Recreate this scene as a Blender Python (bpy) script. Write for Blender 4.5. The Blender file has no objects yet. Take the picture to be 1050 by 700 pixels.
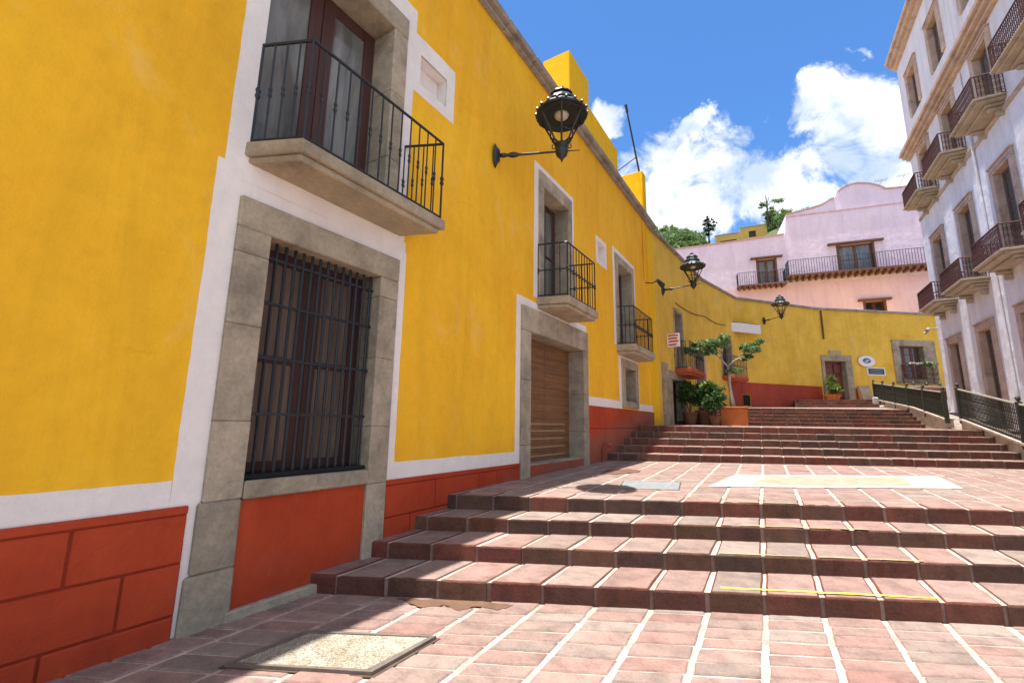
import bpy, bmesh, math, random
import numpy as np
from mathutils import Vector, Matrix
random.seed(7); rng = np.random.default_rng(7)
scene = bpy.context.scene
COL = scene.collection
R_ = math.radians

# ------------------------------------------------------------------ materials
MATS = {}
def nodemat(name, rough=.8, spec=.3, metal=0.):
    m = bpy.data.materials.new(name); m.use_nodes = True
    nt = m.node_tree; b = nt.nodes['Principled BSDF']
    b.inputs['Roughness'].default_value = rough
    b.inputs['Specular IOR Level'].default_value = spec
    b.inputs['Metallic'].default_value = metal
    MATS[name] = m
    return m, nt, b
def N(nt, typ, **kw):
    n = nt.nodes.new(typ)
    for k, v in kw.items():
        if k.startswith('i_'):
            key = k[2:]; key = int(key) if key.isdigit() else key.replace('_', ' ')
            n.inputs[key].default_value = v
        else: setattr(n, k, v)
    return n
def ramp(nt, fac, stops):
    r = nt.nodes.new('ShaderNodeValToRGB'); el = r.color_ramp.elements
    while len(el) < len(stops): el.new(.5)
    for e, (p, c) in zip(el, stops):
        e.position = p; e.color = (c[0], c[1], c[2], 1)
    nt.links.new(fac, r.inputs[0]); return r.outputs[0]
def coords(nt, scale=(1, 1, 1)):
    g = nt.nodes.new('ShaderNodeNewGeometry')
    mp = nt.nodes.new('ShaderNodeMapping'); mp.inputs['Scale'].default_value = scale
    nt.links.new(g.outputs['Position'], mp.inputs['Vector']); return mp.outputs[0]
def noise(nt, vec, scale, detail=6, rough=.6, dist=0.):
    n = N(nt, 'ShaderNodeTexNoise', i_Scale=scale, i_Detail=detail, i_Roughness=rough, i_Distortion=dist)
    nt.links.new(vec, n.inputs['Vector']); return n.outputs['Fac']
def mix(nt, fac, a, b, blend='MIX'):
    m = nt.nodes.new('ShaderNodeMix'); m.data_type = 'RGBA'; m.blend_type = blend
    for sock, v in ((m.inputs[0], fac), (m.inputs[6], a), (m.inputs[7], b)):
        if isinstance(v, (int, float)): sock.default_value = v
        elif isinstance(v, (tuple, list)): sock.default_value = (v[0], v[1], v[2], 1)
        else: nt.links.new(v, sock)
    return m.outputs[2]
def math_(nt, op, a, b=None, clamp=False):
    m = nt.nodes.new('ShaderNodeMath'); m.operation = op; m.use_clamp = clamp
    for i, v in enumerate((a, b)):
        if v is None: continue
        if isinstance(v, (int, float)): m.inputs[i].default_value = v
        else: nt.links.new(v, m.inputs[i])
    return m.outputs[0]
def bump(nt, b, h, strength=.3, dist=.02):
    n = N(nt, 'ShaderNodeBump', i_Strength=strength, i_Distance=dist)
    nt.links.new(h, n.inputs['Height']); nt.links.new(n.outputs[0], b.inputs['Normal'])

def plaster(name, c, c2=None, streak=.35, bstr=.35, stain=None, stain_amt=.5, rough=.85, patch=1.0, crack=.0, splash=None):
    """painted render: soft cloudy colour shifts, faint vertical runs, trowel relief"""
    m, nt, b = nodemat(name, rough, .2)
    c2 = c2 or tuple(x * .8 for x in c)
    v = coords(nt)
    n1 = noise(nt, v, .55 * patch, 8, .62, .3)
    base = ramp(nt, n1, [(.32, c2), (.62, c)])
    vs = coords(nt, (2.2, 2.2, .3))
    n2 = noise(nt, vs, .9, 5, .6, 1.2)
    st = ramp(nt, n2, [(.42, (1, 1, 1)), (.75, (1 - streak * .32,) * 3)])
    col = mix(nt, 1.0, base, st, 'MULTIPLY')
    n4 = noise(nt, v, 7, 5, .7)
    sp = ramp(nt, n4, [(.3, (.93, .93, .93)), (.55, (1, 1, 1)), (.8, (1.04, 1.04, 1.04))])
    col = mix(nt, 1.0, col, sp, 'MULTIPLY')
    if stain:
        n3 = noise(nt, coords(nt, (1.2, 1.2, .8)), 1.1, 9, .7, .6)
        f = ramp(nt, n3, [(.56, (0, 0, 0)), (.72, (stain_amt,) * 3)])
        col = mix(nt, f, col, stain)
    if crack:
        vo = N(nt, 'ShaderNodeTexVoronoi', feature='DISTANCE_TO_EDGE', i_Scale=.75)
        wv = N(nt, 'ShaderNodeTexNoise', i_Scale=2.5, i_Detail=6); nt.links.new(v, wv.inputs['Vector'])
        av = N(nt, 'ShaderNodeVectorMath', operation='ADD'); nt.links.new(v, av.inputs[0])
        sv = N(nt, 'ShaderNodeVectorMath', operation='SCALE'); nt.links.new(wv.outputs['Color'], sv.inputs[0]); sv.inputs['Scale'].default_value = .7
        nt.links.new(sv.outputs[0], av.inputs[1]); nt.links.new(av.outputs[0], vo.inputs['Vector'])
        ck = ramp(nt, vo.outputs['Distance'], [(.0, (1, 1, 1)), (.006, (0, 0, 0))])
        mk = ramp(nt, noise(nt, v, .5, 3), [(.55, (0, 0, 0)), (.66, (crack,) * 3)])
        col = mix(nt, math_(nt, 'MULTIPLY', ck, mk), col, tuple(x * .45 for x in c))
    if splash:
        sx = N(nt, 'ShaderNodeSeparateXYZ'); g2 = nt.nodes.new('ShaderNodeNewGeometry'); nt.links.new(g2.outputs['Position'], sx.inputs[0])
        hz_ = math_(nt, 'SUBTRACT', sx.outputs['Z'], math_(nt, 'MULTIPLY', math_(nt, 'ADD', sx.outputs['Y'], -2.9), .18, False))
        nz_ = math_(nt, 'MULTIPLY', noise(nt, v, 5, 8, .7), .55)
        fz = ramp(nt, math_(nt, 'SUBTRACT', nz_, hz_), [(.12, (0, 0, 0)), (.42, (.55,) * 3)])
        col = mix(nt, fz, col, splash)
    nt.links.new(col, b.inputs['Base Color'])
    h1 = noise(nt, v, 2.2, 3, .5); h2 = noise(nt, v, 45, 5, .6)
    h = math_(nt, 'ADD', math_(nt, 'MULTIPLY', h1, 1.4), math_(nt, 'MULTIPLY', h2, .22))
    bump(nt, b, h, bstr, .05)
    return m
def rock(name, cols, scale=3., fine=28, rough=.85, bstr=.5, bdist=.02, islands=True, spec=.25, dirt=None, damt=.7):
    m, nt, b = nodemat(name, rough, spec)
    v = coords(nt)
    g = nt.nodes.new('ShaderNodeNewGeometry')
    k = len(cols)
    if islands:
        base = ramp(nt, g.outputs['Random Per Island'], [(i / max(1, k - 1), c) for i, c in enumerate(cols)])
    else:
        base = ramp(nt, noise(nt, v, scale * .5, 6), [(.3 + .4 * i / max(1, k - 1), c) for i, c in enumerate(cols)])
    n1 = noise(nt, v, scale, 8, .65, .2)
    sh = ramp(nt, n1, [(.28, (.62, .62, .62)), (.52, (1, 1, 1)), (.75, (1.25, 1.22, 1.18))])
    col = mix(nt, 1., base, sh, 'MULTIPLY')
    n2 = noise(nt, v, fine, 6, .75)
    sh2 = ramp(nt, n2, [(.3, (.8, .8, .8)), (.6, (1.08, 1.08, 1.08))])
    col = mix(nt, 1., col, sh2, 'MULTIPLY')
    if dirt:
        n3 = noise(nt, v, 1.4, 8, .7, .5)
        f = ramp(nt, n3, [(.5, (0, 0, 0)), (.7, (damt,) * 3)])
        col = mix(nt, f, col, dirt)
    nt.links.new(col, b.inputs['Base Color'])
    h = math_(nt, 'ADD', n1, math_(nt, 'MULTIPLY', n2, .5))
    bump(nt, b, h, bstr, bdist)
    return m
def plain(name, c, rough=.6, metal=0., var=.15, spec=.4, sc=12):
    m, nt, b = nodemat(name, rough, spec, metal)
    v = coords(nt)
    n = noise(nt, v, sc, 6, .65)
    col = ramp(nt, n, [(.3, tuple(x * (1 - var) for x in c)), (.7, tuple(x * (1 + var) for x in c))])
    nt.links.new(col, b.inputs['Base Color'])
    bump(nt, b, n, .15, .01)
    return m
def wood(name, c, c2, axis=2, rough=.55):
    m, nt, b = nodemat(name, rough, .35)
    s = [14, 14, 14]; s[axis] = .9
    v = coords(nt, tuple(s)); n = noise(nt, v, 1.0, 8, .7, .4)
    col = ramp(nt, n, [(.3, c2), (.65, c)])
    nt.links.new(col, b.inputs['Base Color']); bump(nt, b, n, .3, .01)
    return m
def leafm(name, cols):
    m, nt, b = nodemat(name, .55, .35)
    g = nt.nodes.new('ShaderNodeNewGeometry')
    k = len(cols)
    col = ramp(nt, g.outputs['Random Per Island'], [(i / (k - 1), c) for i, c in enumerate(cols)])
    nt.links.new(col, b.inputs['Base Color'])
    tr = N(nt, 'ShaderNodeBsdfTranslucent'); nt.links.new(col, tr.inputs[0])
    mx = N(nt, 'ShaderNodeMixShader'); mx.inputs[0].default_value = .35
    out = nt.nodes['Material Output']
    nt.links.new(b.outputs[0], mx.inputs[1]); nt.links.new(tr.outputs[0], mx.inputs[2]); nt.links.new(mx.outputs[0], out.inputs[0])
    return m

M_yel = plaster('yellow_plaster', (.95, .53, .026), (.86, .43, .020), .45, .45, stain=(.88, .58, .20), stain_amt=.35, patch=.8, crack=.5)
M_yelb = plaster('bright_yellow_plaster', (.88, .54, .01), (.84, .48, .01), .25, .3)
M_och = plaster('aged_ochre_plaster', (.86, .56, .085), (.72, .43, .05), .45, .4, stain=(.55, .40, .20), stain_amt=.6, patch=1.6)
M_white = plaster('white_limewash', (.84, .79, .75), (.78, .72, .68), .2, .35, patch=1.6)
M_red = plaster('red_oxide_paint', (.47, .062, .020), (.36, .042, .015), .3, .4, stain=(.42, .10, .05), stain_amt=.5, rough=.7, patch=1.8, crack=.4, splash=(.22, .13, .09))
M_red2 = plaster('worn_red_oxide_paint', (.42, .075, .045), (.33, .06, .04), .6, .4, stain=(.3, .09, .07), patch=2)
M_lilac = plaster('lilac_limewash', (.80, .67, .80), (.73, .60, .74), .4, .5, stain=(.68, .55, .62), stain_amt=.5, patch=1.2)
M_salmon = plaster('salmon_limewash', (.87, .59, .61), (.81, .54, .57), .4, .45, stain=(.86, .66, .70), stain_amt=.6, patch=.9)
M_pale = plaster('pale_lavender_plaster', (.85, .83, .86), (.76, .74, .79), .6, .6, stain=(.55, .52, .56), stain_amt=.5, patch=1.6)
M_grey = rock('grey_cut_stone', [(.38, .32, .235), (.32, .27, .20), (.43, .36, .27), (.35, .30, .22)], 3.5, 30, .9, .5, .02, True, dirt=(.15, .13, .10))
M_slab = rock('weathered_balcony_stone', [(.34, .27, .19), (.42, .34, .24), (.30, .27, .19)], 2.2, 22, .9, .7, .03, False, dirt=(.26, .25, .17))
M_corn = rock('grey_cornice_stone', [(.26, .235, .205), (.34, .31, .27)], 3, 20, .9, .5, .03, False)
M_cant = rock('pink_cantera_stone', [(.48, .355, .285), (.54, .41, .335), (.44, .32, .25)], 2.5, 25, .85, .4, .02, False)
M_cream = rock('cream_slab_stone', [(.47, .40, .30), (.40, .34, .25)], 2.5, 22, .85, .4, .02, False)
M_pav = rock('pink_paving_stone', [(.27, .17, .145), (.325, .22, .19), (.24, .185, .158), (.32, .19, .162), (.29, .232, .20), (.27, .15, .128)], 5, 42, .8, .8, .015, True, dirt=(.19, .14, .12), damt=.45)
M_step = rock('dark_pink_step_stone', [(.15, .052, .034), (.19, .065, .042), (.13, .062, .036), (.17, .082, .055), (.085, .048, .036), (.20, .052, .036)], 6, 40, .85, 1.0, .035, True, dirt=(.06, .045, .038), damt=.6)  # riser faces: stained stone, their shade partly put into the colour
M_mortd = rock('shaded_joint_mortar', [(.19, .115, .095), (.25, .16, .13)], 4, 40, .95, .5, .01, False)  # same mortar, darker on riser faces, where their shade is painted in
M_mort = rock('cream_mortar', [(.42, .32, .27), (.56, .45, .38)], 4, 40, .95, .5, .01, False)
M_iron = plain('dark_painted_iron', (.022, .026, .032), .42, .3, .3, .5, 25)
M_iron2 = plain('rusty_brown_iron', (.10, .04, .034), .75, .0, .4, .4, 18)
M_green = plain('dark_green_iron', (.032, .036, .026), .5, .2, .35, .5, 20)
M_lamp = plain('glossy_black_green_iron', (.016, .024, .024), .40, .15, .3, .6, 20)
M_dwood = wood('dark_brown_wood', (.085, .035, .028), (.045, .018, .015))
M_rw2 = wood('greyed_brown_wood', (.16, .10, .07), (.10, .06, .045))
M_rwood = wood('reddish_door_wood', (.20, .06, .03), (.11, .035, .018))
M_shut = wood('faded_shutter_wood', (.20, .135, .10), (.09, .055, .04))
M_door = wood('varnished_plank_wood', (.24, .115, .045), (.12, .055, .025), 1)
M_beam = wood('old_beam_wood', (.20, .085, .045), (.11, .05, .03), 0)
M_terra = plain('terracotta', (.52, .15, .045), .8, 0, .18, .2, 6)
M_tred = plain('terracotta_red_soffit', (.42, .10, .05), .85, 0, .2, .2, 6)
M_dark = plain('dark_interior', (.012, .010, .010), .9)
M_lens = plain('frosted_lens', (.55, .50, .42), .3)
M_metal = plain('galvanised_steel', (.24, .26, .275), .6, .2, .25, .5, 9)
M_angle = plain('grey_steel_angle', (.20, .165, .14), .6, .4, .25, .4, 15)
M_terrz = rock('pebbly_concrete', [(.30, .275, .22), (.44, .41, .33)], 9, 75, .85, .9, .01, False, dirt=(.30, .26, .18))
m, nt, b = nodemat('speckled_granite_chips', .85, .25)
c_ = ramp(nt, noise(nt, coords(nt), 95, 3, .8), [(.38, (.16, .145, .12)), (.48, (.34, .31, .25)), (.56, (.50, .47, .40))])
d_ = ramp(nt, noise(nt, coords(nt), 3.2, 7, .7, .6), [(.40, (1, 1, 1)), (.66, (.62, .56, .46))])
nt.links.new(mix(nt, 1., c_, d_, 'MULTIPLY'), b.inputs['Base Color']); bump(nt, b, noise(nt, coords(nt), 95, 3, .8), .8, .006); M_terrz = m
M_ypaint = plain('yellow_line_paint', (.80, .76, .10), .7, 0, .15, .3, 30)
M_yfade = plain('faded_yellow_line_paint', (.42, .36, .19), .8, 0, .3, .3, 35)
M_wpaint = plain('white_ground_paint', (.60, .57, .53), .85, 0, .14, .3, 9)
M_tpaint = plain('sandy_ground_infill', (.33, .275, .20), .85, 0, .25, .3, 5)
M_sand = plain('damp_sand', (.15, .085, .055), .9, 0, .25, .2, 8)
M_bark = plain('pale_bark', (.55, .50, .42), .8, 0, .25, .2, 10)
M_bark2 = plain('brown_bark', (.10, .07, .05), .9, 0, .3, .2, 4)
M_signw = plain('white_sign_panel', (.80, .78, .78), .5, 0, .05, .4, 3)
M_signr = plain('red_sign_lettering', (.55, .04, .06), .5, 0, .1, .4, 9)
M_signt = plain('teal_sign_mark', (.03, .12, .20), .5, 0, .1, .4, 9)
M_plaq = plain('dark_slate_plaque', (.035, .055, .05), .45, 0, .2, .4, 30)
M_black = plain('black_fitting', (.015, .015, .016), .5)
M_lf1 = leafm('pale_glossy_leaves', [(.06, .12, .035), (.20, .31, .12), (.10, .19, .05), (.34, .44, .24)])
M_lf2 = leafm('deep_green_leaves', [(.02, .06, .018), (.06, .14, .03), (.03, .08, .02), (.16, .28, .07)])
M_lf3 = leafm('yellow_green_leaves', [(.08, .14, .02), (.20, .30, .04), (.13, .20, .03)])
M_lf4 = leafm('hillside_leaves', [(.09, .16, .05), (.18, .28, .09), (.13, .22, .06), (.24, .31, .11)])
M_lf5 = leafm('dark_conifer_needles', [(.010, .03, .018), (.03, .06, .03), (.018, .045, .02)])
M_hill = rock('hillside_scrub_ground', [(.07, .11, .04), (.12, .14, .06)], .4, 3, .95, .8, .3, False)
M_gnd = rock('pale_earth_ground', [(.30, .24, .19), (.36, .29, .23)], .4, 5, .9, .4, .05, False)
M_hy = plaster('faded_orange_plaster', (.86, .50, .14), (.78, .44, .12), .3, .3, patch=.2)
m, nt, b = nodemat('window_glass', .06, .9)
b.inputs['Base Color'].default_value = (.07, .075, .08, 1); M_glass = m
bump(nt, b, noise(nt, coords(nt), 3, 2), .12, .01)
m, nt, b = nodemat('curtained_window_glass', .12, .9)
cc = ramp(nt, noise(nt, coords(nt, (3, 3, .6)), 1.2, 5, .6, .8), [(.35, (.07, .075, .07)), (.65, (.20, .21, .20))])
nt.links.new(cc, b.inputs['Base Color']); M_curt = m

# ------------------------------------------------------------------ object helpers
def wloc(o):
    v = Vector((0, 0, 0))
    while o is not None: v += o.location; o = o.parent
    return v
def tag(o, label=None, cat=None, group=None, kind=None):
    if label: o['label'] = label
    if cat: o['category'] = cat
    if group: o['group'] = group
    if kind: o['kind'] = kind
    return o
def thing(name, loc, label, cat, group=None):
    o = bpy.data.objects.new(name, None); o.empty_display_size = .3; COL.objects.link(o)
    o.location = loc; return tag(o, label, cat, group)
def copy_tree(o, parent=None):
    c = o.copy(); COL.objects.link(c); c.parent = parent
    for ch in list(o.children): copy_tree(ch, c)
    return c

class Fr:
    """wall frame: s along the wall, o outward, z up"""
    def __init__(self, p0, d, n=None):
        self.p = Vector((p0[0], p0[1])); self.d = Vector(d).normalized()
        self.n = Vector(n) if n else Vector((self.d.y, -self.d.x))
    def __call__(self, s, o, z):
        q = self.p + self.d * s + self.n * o; return Vector((q.x, q.y, z))
WORLD = Fr((0, 0), (1, 0), (0, 1))

class MB:
    def __init__(self): self.b = bmesh.new()
    def hexa(self, P, jit=0., faces=None):
        if jit: P = [p + Vector((random.uniform(-jit, jit) for _ in range(3))) for p in P]
        v = [self.b.verts.new(p) for p in P]
        for f in ((0, 3, 2, 1), (4, 5, 6, 7), (0, 1, 5, 4), (1, 2, 6, 5), (2, 3, 7, 6), (3, 0, 4, 7)):
            self.b.faces.new([v[i] for i in f])
        return v
    def box(self, fr, s0, s1, o0, o1, z0, z1, bev=0., jit=0., dz=0., taper=0.):
        P = [fr(s0, o0, z0), fr(s1, o0, z0 + dz), fr(s1, o1, z0 + dz), fr(s0, o1, z0),
             fr(s0 + taper, o0, z1), fr(s1 - taper, o0, z1 + dz), fr(s1 - taper, o1, z1 + dz), fr(s0 + taper, o1, z1)]
        v = self.hexa(P, jit)
        if bev:
            vs = set(v); ed = list({e for q in v for e in q.link_edges if e.verts[0] in vs and e.verts[1] in vs})
            bmesh.ops.bevel(self.b, geom=ed, offset=bev, segments=1, affect='EDGES', clamp_overlap=True)
        return self
    def tube(self, pts, r, seg=8, cap=True):
        pts = [Vector(p) for p in pts]; rs = r if isinstance(r, (list, tuple)) else [r] * len(pts)
        rings = []
        for i, p in enumerate(pts):
            t = (pts[min(i + 1, len(pts) - 1)] - pts[max(i - 1, 0)])
            if t.length < 1e-6: t = Vector((0, 0, 1))
            t.normalize()
            a = t.cross(Vector((0, 0, 1)));
            if a.length < .05: a = t.cross(Vector((0, 1, 0)))
            a.normalize(); c = t.cross(a)
            rings.append([self.b.verts.new(p + (a * math.cos(2 * math.pi * k / seg) + c * math.sin(2 * math.pi * k / seg)) * rs[i]) for k in range(seg)])
        for A, B in zip(rings, rings[1:]):
            for k in range(seg): self.b.faces.new((A[k], A[(k + 1) % seg], B[(k + 1) % seg], B[k]))
        if cap:
            self.b.faces.new(rings[0][::-1]); self.b.faces.new(rings[-1])
        return self
    def lathe(self, c, prof, seg=12, rot=0., sy=1.):
        """prof = [(r, z)]; seg-gon of revolution about z at c"""
        c = Vector(c); rings = []
        for r, z in prof:
            rings.append([self.b.verts.new(c + Vector((r * math.cos(rot + 2 * math.pi * k / seg), sy * r * math.sin(rot + 2 * math.pi * k / seg), z))) for k in range(seg)])
        for A, B in zip(rings, rings[1:]):
            for k in range(seg): self.b.faces.new((A[k], A[(k + 1) % seg], B[(k + 1) % seg], B[k]))
        self.b.faces.new(rings[0][::-1]); self.b.faces.new(rings[-1]); return self
    def poly(self, pts, up, flat=True):
        """flat polygon pts (world) thickened by vector up"""
        a = [self.b.verts.new(Vector(p)) for p in pts]; c = [self.b.verts.new(Vector(p) + Vector(up)) for p in pts]
        n = len(pts); self.b.faces.new(a[::-1]); self.b.faces.new(c)
        for i in range(n): self.b.faces.new((a[i], a[(i + 1) % n], c[(i + 1) % n], c[i]))
        return self
    def build(self, name, mat, parent=None, smooth=False, label=None, kind=None):
        off = wloc(parent) if parent else Vector((0, 0, 0))
        bmesh.ops.recalc_face_normals(self.b, faces=self.b.faces[:])
        if off.length: bmesh.ops.translate(self.b, verts=self.b.verts[:], vec=-off)
        me = bpy.data.meshes.new(name); self.b.to_mesh(me); self.b.free()
        if smooth:
            for p in me.polygons: p.use_smooth = True
        mats = mat if isinstance(mat, (list, tuple)) else [mat]
        for q in mats: me.materials.append(q)
        o = bpy.data.objects.new(name, me); COL.objects.link(o)
        if parent: o.parent = parent
        if label: o['label'] = label
        if kind: o['kind'] = kind
        return o

def facade(mb, fr, s0, s1, z0, ztop, holes, depth=.45, back=7., step=None):
    """wall with real openings: front sheet, reveals, ends, top and back"""
    zt = ztop if callable(ztop) else (lambda s: ztop)
    zmin = min(zt(s0 + (s1 - s0) * i / 40) for i in range(41)) - .02
    S = sorted({s0, s1} | {h[0] for h in holes} | {h[1] for h in holes})
    if step:
        k = int((s1 - s0) / step)
        for i in range(1, k):
            q = s0 + (s1 - s0) * i / k
            if all(abs(q - x) > .04 for x in S): S.append(q)
        S.sort()
    Z = sorted({z0} | {h[2] for h in holes} | {h[3] for h in holes}); Z = [z for z in Z if z < zmin]
    vc = {}
    def V(s, o, z):
        k = (round(s, 4), round(o, 4), round(z, 4))
        if k not in vc: vc[k] = mb.b.verts.new(fr(s, o, z))
        return vc[k]
    def inh(s, z): return any(h[0] < s < h[1] and h[2] < z < h[3] for h in holes)
    for a, c in zip(S, S[1:]):
        zz = Z + [None]
        for i in range(len(Z)):
            lo = Z[i]
            if i + 1 < len(Z):
                hi = Z[i + 1]
                if inh((a + c) / 2, (lo + hi) / 2): continue
                mb.b.faces.new((V(a, 0, lo), V(c, 0, lo), V(c, 0, hi), V(a, 0, hi)))
            else:
                mb.b.faces.new((V(a, 0, lo), V(c, 0, lo), V(c, 0, zt(c)), V(a, 0, zt(a))))
        mb.b.faces.new((V(a, 0, zt(a)), V(c, 0, zt(c)), V(c, -back, zt(c)), V(a, -back, zt(a))))
    mb.b.faces.new((V(s0, 0, zt(s0)), V(s0, -back, zt(s0)), V(s0, -back, z0)) + tuple(V(s0, 0, z) for z in Z))
    mb.b.faces.new((V(s1, 0, zt(s1)), V(s1, -back, zt(s1)), V(s1, -back, z0)) + tuple(V(s1, 0, z) for z in Z))
    mb.b.faces.new((V(s0, -back, z0), V(s1, -back, z0), V(s1, -back, zt(s1)), V(s0, -back, zt(s0))))
    for h in holes:
        a, c, lo, hi = h[:4]; d = -depth
        for q in (((a, 0, lo), (a, d, lo), (a, d, hi), (a, 0, hi)), ((c, 0, lo), (c, 0, hi), (c, d, hi), (c, d, lo)),
                  ((a, 0, hi), (a, d, hi), (c, d, hi), (c, 0, hi)), ((a, 0, lo), (c, 0, lo), (c, d, lo), (a, d, lo)),
                  ((a, d, lo), (c, d, lo), (c, d, hi), (a, d, hi))):
            mb.b.faces.new([mb.b.verts.new(fr(*p)) for p in q]).material_index = 1 if len(h) > 4 else 0
    return mb
def ex(hs, skip=()):
    return [h if i in skip else (h[0] - .02, h[1] + .02, h[2] - .02, h[3] + .02) + tuple(h[4:]) for i, h in enumerate(hs)]
def rpatch(mb, fr, s0, s1, z0, z1, o0=-.01, o1=.004, jag='lrtb', amp=.006, step=.09):
    """painted area whose edges wander by a few millimetres"""
    P = []
    def edge(a, c, j, horiz):
        n = max(2, int(math.hypot(c[0] - a[0], c[1] - a[1]) / step)); w = random.uniform(-1, 1)
        for i in range(n):
            t = i / n; x = a[0] + (c[0] - a[0]) * t; z = a[1] + (c[1] - a[1]) * t
            if j and i:
                w = .7 * w + .5 * random.uniform(-1, 1)
                if horiz: z += w * amp
                else: x += w * amp
            P.append((x, z))
    edge((s0, z0), (s1, z0), 'b' in jag, True); edge((s1, z0), (s1, z1), 'r' in jag, False)
    edge((s1, z1), (s0, z1), 't' in jag, True); edge((s0, z1), (s0, z0), 'l' in jag, False)
    n = fr.n; mb.poly([fr(x, o0, z) for x, z in P], (n.x * (o1 - o0), n.y * (o1 - o0), 0)); return mb
def stones_v(mb, fr, s0, s1, o0, o1, z0, z1, hs, bev=.008, jit=.002):
    z = z0; i = 0
    while z < z1 - .01:
        h = hs[i % len(hs)]; t = min(z1, z + h)
        if z1 - t < .12: t = z1
        mb.box(fr, s0, s1, o0, o1 + random.uniform(-.003, .003), z, t - (.003 if t < z1 else 0), bev, jit); z = t; i += 1
def railing(fr, s0, s1, o, z0, z1, parent, mat, gap=.12, r=.009, knob=True, sides=True, bar=.016, scroll=False, dz=0., rails=()):
    mb = MB()
    def path(a, c, endpost=True):
        A, C = Vector(a), Vector(c); L = (C - A).length; n = max(1, round(L / gap))
        for zz in [z0 + .03, z1] + list(rails):
            w = bar if zz in (z0 + .03, z1) else bar * .6
            u = Vector((0, 0, zz - z0)); hw = bar * (1.0 if zz == z1 else .8)
            mb.tube([A + u, C + u], hw if zz != z1 else bar, 6)
        for i in range(n + 1):
            if i == 0 and not endpost: continue
            p = A + (C - A) * (i / n); H_ = z1 - z0; rr = r * (1.5 if i in (0, n) else 1)
            if knob:
                mb.tube([p, p + Vector((0, 0, H_ * .44)), p + Vector((0, 0, H_ * .47)), p + Vector((0, 0, H_ * .5)), p + Vector((0, 0, H_ * .53)), p + Vector((0, 0, H_ * .56)), p + Vector((0, 0, H_))],
                        [rr, rr, rr * 2.1, rr * 1.3, rr * 2.1, rr, rr], 6)
            else: mb.tube([p, p + Vector((0, 0, H_))], rr, 5)
            if scroll and i < n:
                t = (C - A) / n
                for cz, rad in ((.22, .42), (.5, .42), (.78, .42)):
                    c = p + t * .5 + Vector((0, 0, H_ * cz)); q = []
                    for k in range(9):
                        a_ = 2 * math.pi * k / 8; q.append(c + t * (rad * math.cos(a_)) + Vector((0, 0, t.length * rad * 1.25 * math.sin(a_))))
                    mb.tube(q, r * .75, 4, False)
    path(fr(s0, o, z0), fr(s1, o, z0))
    if sides:
        path(fr(s0, o, z0), fr(s0, 0, z0), False); path(fr(s1, o, z0), fr(s1, 0, z0), False)
    return mb.build('railing', mat, parent)
def casement(fr, s0, s1, o, z0, z1, parent, frame_mat, glass_mat, leaves=2, rows=3, name='window', st=.07, trans=None):
    """wooden leaves with glass, set at depth o"""
    mb = MB(); w = (s1 - s0) / leaves
    for i in range(leaves):
        a, c = s0 + i * w + .004, s0 + (i + 1) * w - .004
        mb.box(fr, a, a + st, o - .05, o, z0, z1, .006); mb.box(fr, c - st, c, o - .05, o, z0, z1, .006)
        hh = (z1 - z0) / rows
        for k in range(rows + 1):
            zc = z0 + k * hh; lo = zc - st * .25 if 0 < k < rows else (zc if k == 0 else zc - st)
            hi = zc + st * .25 if 0 < k < rows else (zc + st if k == 0 else zc)
            mb.box(fr, a + st, c - st, o - .045, o - .005, lo, hi, .004)
    f = mb.build(name, frame_mat, parent)
    g = MB(); g.box(fr, s0 + .01, s1 - .01, o - .035, o - .025, z0 + .01, z1 - .01); g.build('pane', glass_mat, f)
    return f

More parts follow.
